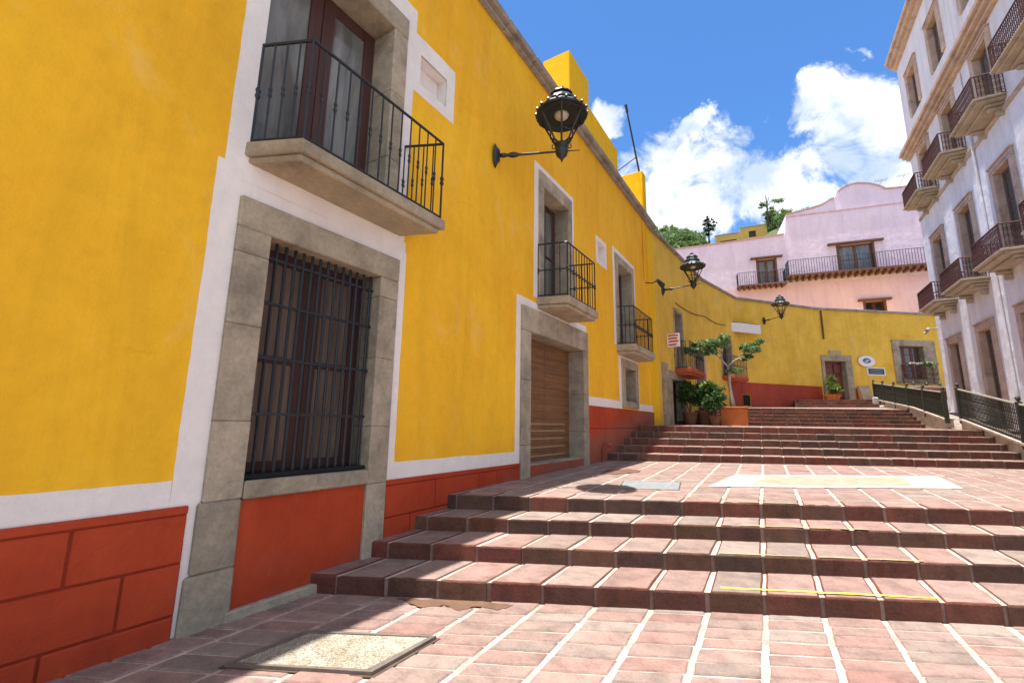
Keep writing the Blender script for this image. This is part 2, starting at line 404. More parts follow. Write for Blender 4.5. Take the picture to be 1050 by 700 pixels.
# ================================================================== GROUND AND STEPS
SK = .45                                   # the steps cross the street at a skew
def P3(x, v, z): return Vector((x, v + SK * x, z))
def jointx(k): return -.115 + .43 * k
def worn(A, seg, amp):
    P = []
    for i in range(4):
        a, c = A[i], A[(i + 1) % 4]
        for k in range(seg[i]):
            t = k / seg[i]; x, y = a[0] + (c[0] - a[0]) * t, a[1] + (c[1] - a[1]) * t
            if k: x += random.uniform(-amp, amp); y += random.uniform(-amp, amp)
            P.append((x, y))
    return P
def pavers(name, x0, x1, v0, v1, zf, dv, mat, jx=.042, jv=.021, th=.1, zj=.003, mort=.010, skipf=None):
    mb = MB(); k0 = math.floor((x0 + .115) / .43); k1 = math.ceil((x1 + .115) / .43)
    for k in range(k0, k1):
        a, c = jointx(k) + jx / 2, jointx(k + 1) - jx / 2
        off = random.uniform(0, .03); v = v0
        while v < v1 - .02:
            h = dv * random.uniform(.82, 1.2); t = min(v1, v + h)
            if v1 - t < .07: t = v1
            if not (skipf and skipf((a + c) / 2, (v + t) / 2)):
                dz = random.uniform(-zj, zj); ch = .010; j = lambda q=.006: random.uniform(-q, q)
                lo, hi = v + (jv / 2 if v > v0 else 0), t - (jv / 2 if t < v1 else 0)
                A = worn([(a + j(), lo + j(.003)), (c + j(), lo + j(.003)), (c + j(), hi + j(.003)), (a + j(), hi + j(.003))], (4, 2, 4, 2), .004); nf = len(A)
                cx, cv = (a + c) / 2, (lo + hi) / 2
                bot = [mb.b.verts.new(P3(x, y, zf(y) - th)) for x, y in A]
                mid = [mb.b.verts.new(P3(x, y, zf(y) + dz - .009)) for x, y in A]
                top = [mb.b.verts.new(P3(x + (ch if x < cx else -ch), y + (ch if y < cv else -ch), zf(y) + dz + j(.0015))) for x, y in A]
                for L, U in ((bot, mid), (mid, top)):
                    for q in range(nf): mb.b.faces.new((L[q], L[(q + 1) % nf], U[(q + 1) % nf], U[q]))
                mb.b.faces.new(top)
            v = t
    o = mb.build(name, mat, kind='structure')
    m2 = MB(); e = .0
    q = [P3(x0, v0, zf(v0) - mort), P3(x1, v0, zf(v0) - mort), P3(x1, v1, zf(v1) - mort), P3(x0, v1, zf(v1) - mort)]
    m2.poly([p + Vector((0, 0, -.12)) for p in q], (0, 0, .12)); m2.build('mortar_bed', M_mort, kind='structure')
    return o
def worn(A, seg, amp):
    P = []
    for i in range(4):
        a, c = A[i], A[(i + 1) % 4]
        for k in range(seg[i]):
            t = k / seg[i]; x, y = a[0] + (c[0] - a[0]) * t, a[1] + (c[1] - a[1]) * t
            if k: x += random.uniform(-amp, amp); y += random.uniform(-amp, amp)
            P.append((x, y))
    return P
def step(mb, mm, x0, x1, v0, v1, zlo, zhi, nose=.36):
    """one step: a row of thick nosing stones and a filler row behind, on a mortar core"""
    k0 = math.floor((x0 + .115) / .43); k1 = math.ceil((x1 + .115) / .43); d = v1 - v0
    mm.hexa([P3(x0, v0 + .014, zlo - .15), P3(x1, v0 + .014, zlo - .15), P3(x1, v1 + .05, zlo - .15), P3(x0, v1 + .05, zlo - .15),
             P3(x0, v0 + .014, zhi - .010), P3(x1, v0 + .014, zhi - .010), P3(x1, v1 + .05, zhi - .010), P3(x0, v1 + .05, zhi - .010)])
    mm.b.faces.ensure_lookup_table(); mm.b.faces[-5].material_index = 1
    for k in range(k0, k1):
        a, c = jointx(k) + .016, jointx(k + 1) - .016
        a = max(a, x0); c = min(c, x1)
        if c - a < .08: continue
        j = lambda q=.007: random.uniform(-q, q); dz = j(.004); dv = j(.006)
        rows = [(v0 + dv, v0 + nose - .007)] + ([(v0 + nose + .007, v1 + .03)] if d - nose > .12 else [])
        if len(rows) == 1: rows = [(v0 + dv, v1 + .03)]
        for i, (lo, hi) in enumerate(rows):
            b0 = zlo - .03 if i == 0 else zhi - .1; ch = .014
            F = worn([(a + j(), lo + j(.005)), (c + j(), lo + j(.007)), (c + j(), hi), (a + j(), hi)], (6, 3, 1, 3), .005); nf = len(F)
            cx, cv = (a + c) / 2, (lo + hi) / 2
            bot = [mb.b.verts.new(P3(x, y, b0)) for x, y in F]
            zt = [zhi + dz - .016 + j(.002) for _ in F]
            mid = [mb.b.verts.new(P3(x, y, z)) for (x, y), z in zip(F, zt)]
            m2 = [mb.b.verts.new(P3(x + (ch * .4 if x < cx else -ch * .4), y + (ch * .4 if y < cv else -ch * .4), z + .010)) for (x, y), z in zip(F, zt)]
            top = [mb.b.verts.new(P3(x + (ch * 1.3 if x < cx else -ch * 1.3), y + (ch * 1.3 if y < cv else -ch * 1.3), z + .0155)) for (x, y), z in zip(F, zt)]
            for L, U in ((bot, mid), (mid, m2), (m2, top)):
                for q in range(nf): mb.b.faces.new((L[q], L[(q + 1) % nf], U[(q + 1) % nf], U[q]))
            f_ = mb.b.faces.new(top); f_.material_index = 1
def flight(name, x0, x1, vs, zs, label=None, nose=.36):
    mb, mm = MB(), MB()
    for i in range(len(vs) - 1):
        step(mb, mm, x0, x1, vs[i], vs[i + 1], zs[i], zs[i + 1], nose)
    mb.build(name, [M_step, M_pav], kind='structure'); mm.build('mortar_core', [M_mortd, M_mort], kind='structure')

def in_cover(x, v):
    return False
pavers('lower_pavement', -4.3, 7.2, -1.5, 4.75, lambda v: 0., .2, M_pav)
flight('stone_steps', -4.0, 7.0, [4.75, 5.39, 6.03, 6.60, 7.0], [0, .155, .31, .465, .635], nose=.7)
LZ = lambda v: .635 + (v - 6.6) * .085 / 5.75
pavers('landing_pavement', -4.0, 7.0, 6.96, 12.36, LZ, .2, M_pav)
flight('stone_steps', -3.7, 5.25, [12.35 + .62 * k for k in range(5)] + [15.25], [.72 + .166 * k for k in range(6)], nose=.7)
TZ = lambda v: 1.55 + (v - 15.2) * .05 / 4.8
pavers('terrace_pavement', -3.6, 7.0, 15.2, 20.02, TZ, .3, M_pav)
flight('stone_steps', -3.6, 5.25, [20. + .5 * k for k in range(5)] + [22.4], [1.6 + .15 * k for k in range(6)], nose=.7)
g = MB()
def quad(mb, pts):
    mb.b.faces.new([mb.b.verts.new(Vector(p)) for p in pts])
quad(g, [P3(-3.5, 22.35, 2.345), P3(5.3, 22.35, 2.345), (5.3, 28.72, 2.6), (-3.5, 28.72, 2.6)])
g.build('upper_pavement', M_pav, kind='structure')
g = MB(); mm = MB()
for i, (y, zl, zh) in enumerate(((28.7, 2.6, 2.75), (29.15, 2.75, 2.9), (29.6, 2.9, 3.05))):
    x = 1.6
    while x < 5.2:
        w = random.uniform(.34, .5); g.box(WORLD, x, min(5.25, x + w - .025), y, y + .5, zl - .03, zh, .012, .006); x += w
    mm.box(WORLD, 1.5, 5.25, y + .012, y + .6, zl - .2, zh - .01)
g.build('stone_steps', M_step, kind='structure'); mm.build('mortar_core', M_mortd, kind='structure')
g = MB(); quad(g, [(0, 30.05, 3.04), (12, 30.05, 3.04), (14, 40, 3.22), (0, 40, 3.22)]); g.build('door_terrace', M_pav, kind='structure')
# alley beside the pale house, climbing behind the railing
g = MB()
ys = [(17.3, .9), (17.9, 1.45), (20, 1.62), (25, 2.3), (30, 3.02), (42, 3.25)]
for (a, za), (c, zc) in zip(ys, ys[1:]): quad(g, [(5.25, a, za), (7.0, a, za), (9.5 if c > 26 else 7.0, c, zc), (5.25, c, zc)])
g.build('side_path', M_pav, kind='structure')
g = MB(); quad(g, [(-900, -300, -.35), (900, -300, -.35), (900, 1200, -.35), (-900, 1200, -.35)]); g.build('ground', M_gnd, kind='structure')

# painted marks lying on the stone
def strip(name, pts, z, mat, label=None, th=.003):
    mb = MB(); mb.poly([(x, y, (z(y - SK * x) if callable(z) else z)) for x, y in pts], (0, 0, th)); return mb.build(name, mat, kind='structure')
def line(x0, y0, x1, y1, w, z, mat):
    n = 16; A, B = [], []
    for i in range(n + 1):
        t = i / n; x = x0 + (x1 - x0) * t; y = y0 + (y1 - y0) * t; j = random.uniform(-.3, .3) * w
        A.append((x, y + j)); B.append((x, y + w + j + random.uniform(-.2, .3) * w))
    mb = MB()
    for i in range(n):
        if mat is M_yfade and random.random() < .25: continue
        q = [A[i], A[i + 1], B[i + 1], B[i]]; mb.poly([(x, y, z) for x, y in q], (0, 0, .003))
    mb.build('yellow_line', mat, kind='structure')
line(-.45, 4.64, 1.16, 5.335, .028, .160, M_ypaint)
line(-.5, 5.19, 1.23, 5.955, .026, .315, M_yfade)
line(-.5, 5.825, .9, 6.44, .030, .470, M_yfade)
line(-.5, 6.40, .6, 6.89, .03, .640, M_yfade)
z_ = lambda v: LZ(v) + .006
def frame4(o, i, name, mat):
    mb = MB()
    for k in range(4):
        q = [o[k], o[(k + 1) % 4], i[(k + 1) % 4], i[k]]
        mb.poly([(x, y, z_(y - SK * x)) for x, y in q], (0, 0, .003))
    mb.build(name, mat, kind='structure')
O4 = [(-.83, 7.62), (2.60, 9.72), (2.75, 11.50), (-.55, 9.50)]
I4 = [(-.30, 8.12), (1.98, 9.52), (2.12, 10.95), (-.02, 9.62)]
frame4(O4, I4, 'white_marking', M_wpaint)
strip('sandy_infill', I4, z_, M_tpaint)
def blob(name, pts, z, mat, n=5, amp=.012):
    P = []
    for i in range(len(pts)):
        a, c = pts[i], pts[(i + 1) % len(pts)]
        for k in range(n):
            t = k / n; P.append((a[0] + (c[0] - a[0]) * t + random.uniform(-amp, amp), a[1] + (c[1] - a[1]) * t + random.uniform(-amp, amp)))
    mb = MB(); mb.poly([(x, y, z(y - SK * x) if callable(z) else z) for x, y in P], (0, 0, .003)); return mb.build(name, mat, kind='structure')
blob('damp_sand_patch', [(-3.0, 3.36), (-2.6, 3.54), (-2.2, 3.72), (-2.02, 3.74), (-2.1, 3.60), (-2.28, 3.56), (-2.36, 3.42), (-2.55, 3.44), (-2.66, 3.30), (-2.82, 3.33)], .002, M_sand, 4, .016)
blob('damp_sand_patch', [(-2.75, 8.9), (-2.45, 9.3), (-2.2, 9.2), (-2.15, 8.9), (-2.4, 8.3), (-2.68, 8.2)], lambda v: LZ(v) + .004, M_sand, 5, .02)

# utility covers
t = thing('utility_cover', (-2.66, 2.42, 0), 'pebbly concrete inspection cover in a steel frame on the lower pavement', 'utility cover')
A = [Vector(p) for p in ((-3.13, 1.93, 0), (-2.25, 2.33, 0), (-2.21, 2.92, 0), (-3.09, 2.50, 0))]
ctr = sum(A, Vector()) / 4
def inset(P, k): return [p + (ctr - p).normalized() * k for p in P]
mb = MB(); mb.poly([p + Vector((0, 0, -.04)) for p in inset(A, .045)], (0, 0, .056)); mb.build('slab', M_terrz, t)
mb = MB(); mb.poly([p - (ctr - p).normalized() * .03 + Vector((0, 0, -.002)) for p in A], (0, 0, .004)); mb.build('gap_shade', M_bark2, t)  # dark sheet standing in for the shaded gap round the frame
mb = MB(); B_ = inset(A, .05)
for k in range(4):
    q = [A[k], A[(k + 1) % 4], B_[(k + 1) % 4], B_[k]]; mb.poly([p + Vector((0, 0, -.03)) for p in q], (0, 0, .054))
mb.build('frame', M_angle, t)
t = thing('utility_cover', (-1.6, 7.2, .66), 'thin blue-grey metal cover plate on the landing beside the white marking', 'utility cover')
mb = MB(); P = [(-1.92, 6.72), (-1.15, 7.05), (-1.25, 7.85), (-2.05, 7.45)]
mb.poly([(x, y, LZ(y - SK * x) - .01) for x, y in P], (0, 0, .02)); mb.build('plate', M_metal, t)
mb = MB()
for (a, c) in ((P[0], P[1]), (P[1], P[2]), (P[2], P[3]), (P[3], P[0])):
    mb.tube([(a[0], a[1], LZ(a[1] - SK * a[0]) + .006), (c[0], c[1], LZ(c[1] - SK * c[0]) + .006)], .012, 4)
mb.build('rim', M_angle, t)

# ================================================================== YELLOW HOUSE (left)
WD = (.0519358, .9986504)
L = Fr((-3.845, 1.996), WD)
H1 = thing('yellow_house', (-3.845, 1.996, 0), 'long bright yellow house with red base and white bands filling the left side', 'house')
holes = [(.31, 1.62, .90, 3.18, 1), (.08, 1.58, 3.98, 6.45, 1), (2.08, 2.62, 6.02, 6.46, 1),
         (5.1, 7.45, .66, 3.16, 1), (5.62, 6.75, 3.86, 6.2, 1), (8.56, 9.06, 5.68, 6.16, 1), (10.05, 11.3, 3.7, 6.05, 1), (10.4, 11.35, 2.2, 3.12, 1)]
mb = MB(); facade(mb, L, -6, 13.95, -.4, 8.55, ex(holes, (2, 5)), .44, 7.5); mb.build('wall', [M_yel, M_white], H1)
mb = MB()                                   # cornice in two courses of cut stone
for s in range(-6, 14):
    e = min(s + 1, 13.98)
    mb.box(L, s, e - .006, .0, .10, 8.46, 8.53, .01, .003); mb.box(L, s, e - .006, -.1, .19, 8.532, 8.66, .02, .003)
mb.build('cornice', M_corn, H1)
mb = MB(); mb.box(L, 7.2, 8.45, -.85, -.12, 8.4, 10.72, .02); mb.box(L, 8.46, 10.75, -.8, -.12, 8.4, 9.95, .02)
mb.build('parapet_block', M_yelb, H1)
mb = MB(); mb.box(L, 13.5, 13.93, -.95, -.12, 8.4, 10.70, .02); mb.build('parapet_block', M_yelb, H1)
# white limewash: band over the red base, bands round every opening
mb = MB(); T = .006
rpatch(mb, L, -6, -.17, .91, 1.10, jag='t'); rpatch(mb, L, -.17, .04, .91, 3.60, jag='l', amp=.008); rpatch(mb, L, -.042, .04, -.1, .91, jag='l', amp=.008)
rpatch(mb, L, -.12, 1.97, 3.72, 3.98, jag='lr'); rpatch(mb, L, .04, 2.02, 3.46, 3.60, jag='tr')
rpatch(mb, L, -.17, 2.0, 3.60, 3.72, jag='lr')
rpatch(mb, L, -.12, .08, 3.98, 7.05, jag='l'); rpatch(mb, L, 1.81, 1.97, 3.98, 5.86, jag='r'); rpatch(mb, L, 1.81, 1.97, 6.72, 7.05, jag='r'); rpatch(mb, L, .08, 1.81, 6.75, 7.05, jag='t')
rpatch(mb, L, 1.89, 2.02, .9, 3.46, jag='r'); rpatch(mb, L, 2.02, 4.8, .91, 1.10, jag='t'); rpatch(mb, L, 4.65, 4.8, 1.10, 3.76, jag='lt'); rpatch(mb, L, 4.8, 7.72, 3.60, 3.76, jag='t')
rpatch(mb, L, 1.81, 2.08, 5.86, 6.72, jag='tb'); rpatch(mb, L, 2.62, 2.80, 5.86, 6.72, jag='rtb'); rpatch(mb, L, 2.08, 2.62, 5.86, 6.02, jag='b'); rpatch(mb, L, 2.08, 2.62, 6.46, 6.72, jag='t')
rpatch(mb, L, 5.25, 5.42, 3.86, 6.62, jag='lt'); rpatch(mb, L, 6.95, 7.08, 3.86, 6.62, jag='rt'); rpatch(mb, L, 5.42, 6.95, 6.5, 6.62, jag='t')
rpatch(mb, L, 8.43, 8.56, 5.56, 6.28); rpatch(mb, L, 9.06, 9.19, 5.56, 6.28); rpatch(mb, L, 8.56, 9.06, 5.56, 5.68); rpatch(mb, L, 8.56, 9.06, 6.16, 6.28)
rpatch(mb, L, 9.66, 9.82, 3.66, 6.42, jag='lt'); rpatch(mb, L, 11.5, 11.66, 3.66, 6.42, jag='rt'); rpatch(mb, L, 9.82, 11.5, 6.28, 6.42, jag='t')
rpatch(mb, L, 9.95, 10.15, 2.18, 3.62, jag='lt'); rpatch(mb, L, 11.6, 11.75, 2.18, 3.42, jag='rt'); rpatch(mb, L, 10.15, 11.6, 3.34, 3.5, jag='t')
rpatch(mb, L, 7.72, 10.15, 1.98, 2.18, jag='t'); rpatch(mb, L, 11.6, 13.25, 1.98, 2.18, jag='t')
mb.build('painted_band', M_white, H1)
# red base of raised blocks
def dado(segs, name='dado', mat=M_red, parent=None, o1=.03):
    mb = MB()
    for (s0, s1, z0, z1) in segs: mb.box(L if parent is H1 else parent_fr, s0, s1, -.02, o1, z0, z1, .009, .0015)
    return mb.build(name, mat, parent)
seg = [(-6, -.045, .852, .91), ]
for a, c in ((-6, -3.4), (-3.385, -2.0), (-1.985, -.695), (-.68, -.05)): seg.append((a, c, .515, .845))
for a, c in ((-6, -2.9), (-2.885, -1.4), (-1.385, -.395), (-.38, -.05)): seg.append((a, c, .165, .502))
for a, c in ((-6, -3.3), (-3.285, -1.9), (-1.885, -.745), (-.73, -.05)): seg.append((a, c, -.3, .152))
seg += [(1.9, 4.79, .852, .91), (1.9, 2.72, .515, .845), (2.735, 3.65, .515, .845), (3.665, 4.1, .515, .845), (4.115, 4.79, .515, .845), (1.9, 2.3, .1, .5), (2.315, 3.2, .1, .5), (3.215, 4.79, .1, .5)]
dado(seg, parent=H1)
mb = MB(); mb.box(L, -6, -.05, -.02, .016, -.3, .9); mb.box(L, 1.9, 4.785, -.02, .016, -.1, .9); mb.box(L, 7.735, 13.24, -.02, .016, .3, 1.965); mb.build('joint_paint', plain('dark_red_joint_paint', (.25, .03, .012), .7, 0, .2, .2, 8), H1)
seg = []
for i in range(8):
    a = 7.74 + i * .695; seg.append((a, min(a + .683, 13.25), 1.47, 1.972)); a2 = 7.74 + (i - .5) * .695
    seg.append((max(7.74, a2), min(a2 + .683, 13.25), .5, 1.46))
seg.append((12.96, 13.25, .5, 1.46))
dado(seg, parent=H1)
mb = MB(); mb.box(L, .33, 1.62, -.35, .006, -.1, .90, .004); mb.build('red_panel', M_red, H1, label='smooth red panel under the barred window')
mb = MB(); mb.box(L, .30, 1.60, .0, .07, -.05, .075, .012, .004); mb.build('plinth', M_grey, H1)
mb = MB(); mb.box(L, 13.27, 13.98, -.02, .035, .9, 8.34, .01); mb.build('pilaster', M_yelb, H1, label='bright yellow strip at the far end of the wall')

# barred window
w = MB()
stones_v(w, L, .04, .33, -.43, .045, .92, 3.18, [.62, .8]); w.box(L, .015, .33, -.43, .05, .40, .917, .015, .004); w.box(L, -.015, .335, -.43, .055, -.05, .397, .02, .006); stones_v(w, L, 1.62, 1.89, -.43, .045, .1, 3.18, [.8, .6, .75, .7])
w.box(L, .04, 1.89, -.43, .05, 3.183, 3.46, .012, .003); w.box(L, .335, 1.617, -.43, .06, .905, 1.05, .012, .003)
W = w.build('window', M_grey, H1, label='ground floor window in a grey stone surround with iron bars')
casement(L, .335, 1.615, -.27, 1.052, 3.178, W, M_dwood, M_shut, 2, 2, 'casement', .12)
mb = MB()
for i in range(14):
    s = .37 + i * (1.21 / 13); mb.tube([L(s, -.09, 1.05), L(s + random.uniform(-.004, .004), -.09, 3.18)], .0155, 7)
for z in (1.60, 2.10, 2.60, 3.02): mb.box(L, .32, 1.625, -.104, -.076, z - .012, z + .012)
mb.build('grille', M_iron, W)
mb = MB(); mb.box(L, .33, 1.62, -.36, .0, 1.051, 1.09, .01)
mb.build('shelf', M_dark, W)

# upper french window with balcony
w = MB(); stones_v(w, L, 1.58, 1.81, -.43, .035, 3.98, 6.45, [.7, .9, .8]); w.box(L, .08, 1.81, -.43, .04, 6.453, 6.75, .012)
W = w.build('window', M_grey, H1)
casement(L, .085, 1.575, -.33, 4.0, 6.448, W, M_dwood, M_curt, 2, 1, 'casement', .15)
def balcony(fr, s0, s1, o, zt, th, zr, mat, parent, rail_mat, tiers=((0, 1, .68), (.05, .62, .32)), inset=.05, gap=.12, lean=0., **kw):
    if lean: fr = Fr(fr.p, fr.d, fr.n + fr.d * lean)
    mb = MB(); z = zt
    for ins, of, hf in tiers:
        h = th * hf; mb.box(fr, s0 + ins * .8, s1 - ins * .8, -.02, max(.12, o * (1 - ins * 1.6)), z - h, z - .0015, .012, .006); z -= h
    b_ = mb.build('balcony', mat, parent)
    railing(fr, s0 + inset, s1 - inset, o - inset, zt, zr, b_, rail_mat, gap, **kw)
    return b_
balcony(L, .03, 1.93, .50, 3.97, .19, 4.98, M_slab, H1, M_iron, gap=.135, inset=.04, lean=.45)
# small blind window
mb = MB(); mb.box(L, 2.085, 2.615, -.40, -.17, 6.025, 6.455); mb.build('niche', M_white, H1)

# street door
w = MB(); stones_v(w, L, 4.8, 5.1, -.43, .05, .3, 3.16, [.9, 1.1, .9]); stones_v(w, L, 7.45, 7.72, -.43, .05, .3, 3.16, [1.1, .8, 1.2])
for i in range(5):
    a = 4.8 + i * .584; w.box(L, a, a + .58, -.43, .055, 3.163, 3.60, .01, .002)
D = w.build('door', M_grey, H1, label='wide street door in a grey stone surround')
mb = MB(); mb.box(L, 5.103, 7.447, -.4, -.02, .3, .86, .01); mb.build('threshold', M_grey, D)
mb = MB(); mb.box(L, 5.103, 7.447, -.018, .02, .3, .84, .006); mb.build('painted_riser', M_red, D)
mb = MB(); z = .865
while z < 3.15:
    e = min(3.158, z + .155); mb.box(L, 5.105, 6.27, -.36, -.315, z, e - .003, .003); mb.box(L, 6.28, 7.445, -.36, -.315, z, e - .003, .003); z = e
mb.build('leaf', M_door, D)
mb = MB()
for z in (.93, 1.09, 1.25, 1.40, 1.53): mb.box(L, 5.35, 7.2, -.314, -.304, z, z + .035, .004)  # pale strips painting the varnish reflections on the lower door
mb.build('raised_strip', plain('painted_reflection_wood', (.34, .22, .13), .6, 0, .2, .3, 14), D)

# second and third balconies
for (s0, s1, zt, a, c, zw, sa, sc, th) in ((5.36, 6.82, 3.88, 5.62, 6.75, 6.2, 5.42, 6.95, .22), (9.8, 11.7, 3.68, 10.05, 11.3, 6.05, 9.82, 11.5, .26)):
    w = MB(); w.box(L, sa, a, -.43, .03, zt, zw, .008); w.box(L, c, sc, -.43, .03, zt, zw, .008); w.box(L, sa, sc, -.43, .034, zw + .003, zw + (.3 if s0 < 9 else .23), .01)
    W = w.build('window', M_grey, H1)
    casement(L, a + .003, c - .003, -.30, zt + .01, zw - .003, W, M_dwood, M_curt, 2, 2, 'casement', .11)
    balcony(L, s0, s1, .6 if s0 < 9 else .5, zt, th, zt + 1.04, M_slab, H1, M_iron2 if s0 < 0 else M_iron, gap=.13, rails=(zt + .52,), lean=.25)
mb = MB(); mb.box(L, 8.565, 9.055, -.40, -.14, 5.685, 6.155); mb.build('niche', M_white, H1)
w = MB(); w.box(L, 10.15, 10.4, -.36, .04, 2.02, 3.12, .01); w.box(L, 11.35, 11.6, -.36, .04, 2.02, 3.12, .01); w.box(L, 10.15, 11.6, -.36, .045, 3.122, 3.34, .01); w.box(L, 10.402, 11.348, -.36, .06, 2.02, 2.2, .01)
W = w.build('window', M_grey, H1); casement(L, 10.405, 11.345, -.26, 2.205, 3.118, W, M_dwood, M_glass, 2, 2, 'casement')

# small fittings on the yellow wall
t = thing('water_tap', tuple(L(8.57, .03, .7)), 'dusty red standpipe tap sticking out of the red wall base', 'tap')
mb = MB(); mb.tube([L(8.45, .06, .68), L(8.45, .07, .98), L(8.5, .12, 1.06), L(8.62, .2, 1.06), L(8.66, .22, 1.02)], .028, 8); mb.build('pipe', M_red2, t)
mb = MB(); mb.lathe(L(8.56, .16, 1.08), [(.02, 0), (.06, .02), (.06, .045), (.02, .06)], 10); mb.build('valve_wheel', M_angle, t)
t = thing('wall_spotlight', tuple(L(12.9, .03, 6.2)), 'small black spotlight on a bracket near the far end of the yellow wall', 'spotlight')
mb = MB(); mb.tube([L(12.9, .0, 6.25), L(12.9, .25, 6.2), L(12.9, .42, 6.28)], .018, 6); mb.build('bracket', M_black, t)
mb = MB(); mb.tube([L(12.8, .42, 6.25), L(13.15, .5, 6.15)], [.05, .09], 10); mb.build('head', M_black, t)
t = thing('drain_pipe', tuple(L(12.75, .05, 3)), 'thin yellow painted conduit running down the yellow wall below the cornice', 'pipe')
mb = MB(); mb.tube([L(12.75, .035, 8.34), L(12.75, .035, 6.3)], .03, 6); mb.build('pipe', M_yel, t)
t = thing('antenna_mast', tuple(L(13.2, -.5, 8.6)), 'leaning dark mast with a brace on the yellow house roof', 'mast')
mb = MB(); mb.tube([L(13.88, -.3, 10.7), L(12.5, -.3, 12.5)], [.035, .028], 8); mb.tube([L(12.52, -.3, 12.48), L(12.36, -.3, 12.7)], .045, 6)
mb.build('pole', M_black, t)
mb = MB(); mb.tube([L(13.45, -.3, 11.26), L(12.1, -.75, 10.0)], .018, 6); mb.build('brace', M_black, t)

# ================================================================== CURVED OCHRE HOUSE
A1 = Fr((-3.123, 15.877), (.12982, .99154)); A2 = Fr((-2.213, 22.823), (.27961, .96011))
Bf = Fr((-.988, 27.029), (.6704, .7420)); Cf = Fr((3.109, 31.564), (.80593, .59201))
H2 = thing('ochre_house', (-2.2, 22.8, 1.5), 'aged ochre house curving round the top of the steps with a worn red base', 'house')
hA1 = [(1.6, 3.0, 1.2, 3.25), (2.3, 3.25, 3.7, 6.0), (5.1, 6.6, 1.2, 4.75)]
hA2 = [(2.0, 3.3, 4.05, 6.0)]
hB = [(.08, .62, 2.66, 3.24)]
hC = [(.2, 1.55, 3.0, 5.42), (5.25, 6.9, 4.5, 6.5)]
for fr, ln, hh in ((A1, 7.005, ex(hA1)), (A2, 4.381, ex(hA2)), (Bf, 6.111, hB), (Cf, 9.6, ex(hC))):
    mb = MB(); facade(mb, fr, 0, ln, -.3, 8.48, hh, .4, 4.); mb.build('wall', M_och, H2)
mb = MB()
for fr, ln in ((A1, 7.01), (A2, 4.40), (Bf, 6.12), (Cf, 9.6)):
    mb.box(fr, -.02, ln, -.2, .09, 8.482, 8.60, .01, .002)
mb.build('cornice', M_corn, H2)
parent_fr = Bf
mb = MB(); mb.box(Bf, .63, 5.95, -.02, .025, 1.5, 3.9, .01); mb.box(Bf, .0, .06, -.02, .025, 1.5, 3.9, .01); mb.box(Bf, .06, .63, -.02, .025, 3.26, 3.9, .01); mb.box(Bf, .06, .63, -.02, .025, 1.5, 2.64, .01)
mb.box(A2, 2.6, 4.33, -.02, .025, 1.3, 3.9, .01); mb.box(Cf, -.02, -.0, -.02, .025, 2.8, 3.9, .0)
mb.build('dado', M_red2, H2)
w = MB(); w.box(Bf, .085, .615, -.3, -.05, 2.665, 3.235); w.build('vent_window', M_dark, H2)
# doorway at the start of the curve
w = MB(); stones_v(w, A1, .5, .98, -.1, .10, 1.2, 3.75, [1.1, .8]); stones_v(w, A1, 1.25, 1.6, -.35, .04, 1.2, 3.25, [1.1, .9]); stones_v(w, A1, 3.0, 3.28, -.35, .04, 1.2, 3.25, [1.1, .9]); w.box(A1, 1.25, 3.28, -.35, .045, 3.252, 3.55, .01)
D = w.build('door', M_grey, H2); mb = MB(); mb.box(A1, 1.605, 2.995, -.33, -.28, 1.3, 3.248); mb.build('leaf', M_dwood, D)
# tall doorway on the curve
w = MB(); w.box(A1, 4.9, 5.1, -.35, .03, 1.2, 4.75, .01); w.box(A1, 6.6, 6.85, -.38, .03, 1.2, 4.75, .01); w.box(A1, 4.9, 6.85, -.38, .032, 4.752, 4.95, .01)
D = w.build('door', M_cant, H2); mb = MB(); mb.box(A1, 5.105, 6.595, -.36, -.30, 1.3, 4.745); mb.build('leaf', M_dwood, D)
# two balconies with red-brown soffits
def win(fr, a, c, z0, z1, parent, rows=3, frame=.0, fm=M_cant, gm=M_glass, o=-.26, leaves=2, st=.08, wm=M_dwood):
    w = MB(); f = frame or .12
    w.box(fr, a - f, a, -.3, .03, z0, z1, .008); w.box(fr, c, c + f, -.3, .03, z0, z1, .008); w.box(fr, a - f, c + f, -.3, .033, z1 + .002, z1 + f, .008)
    W = w.build('window', fm, parent); casement(fr, a + .003, c - .003, o, z0 + .003, z1 - .003, W, wm, gm, leaves, rows, 'casement', st); return W
win(A1, 2.3, 3.25, 3.7, 6.0, H2, fm=M_grey); win(A2, 2.0, 3.3, 4.05, 6.0, H2, fm=M_grey)
balcony(A1, 2.05, 4.1, .62, 3.7, .26, 4.72, M_tred, H2, M_iron, gap=.14)
balcony(A2, 1.85, 3.75, .62, 4.05, .24, 5.0, M_tred, H2, M_iron, gap=.14)
# door and window of the far part
w = MB(); w.box(Cf, .0, .2, -.34, .05, 2.9, 5.42, .012); w.box(Cf, 1.55, 1.98, -.34, .05, 2.9, 5.42, .012); w.box(Cf, 0, 1.98, -.34, .055, 5.422, 5.75, .012)
D = w.build('door', M_grey, H2, label='open reddish door in a grey stone surround')
mb = MB(); mb.box(Cf, .205, .9, -.30, -.25, 3.1, 5.418, .008); mb.box(Cf, .93, 1.545, -.33, -.30, 3.1, 5.418, .008)
for (a, c) in ((.28, .82), (1.0, 1.48)):
    for z in (3.3, 4.05, 4.75): mb.box(Cf, a, c, -.3, -.235, z, z + .5, .01)
mb.build('leaf', M_rwood, D)
w = MB(); w.box(Cf, 4.8, 5.25, -.34, .06, 4.2, 6.5, .012); w.box(Cf, 6.9, 7.75, -.34, .06, 4.2, 6.5, .012); w.box(Cf, 4.8, 7.75, -.34, .065, 6.502, 6.85, .012); w.box(Cf, 5.252, 6.898, -.34, .1, 4.2, 4.5, .01)
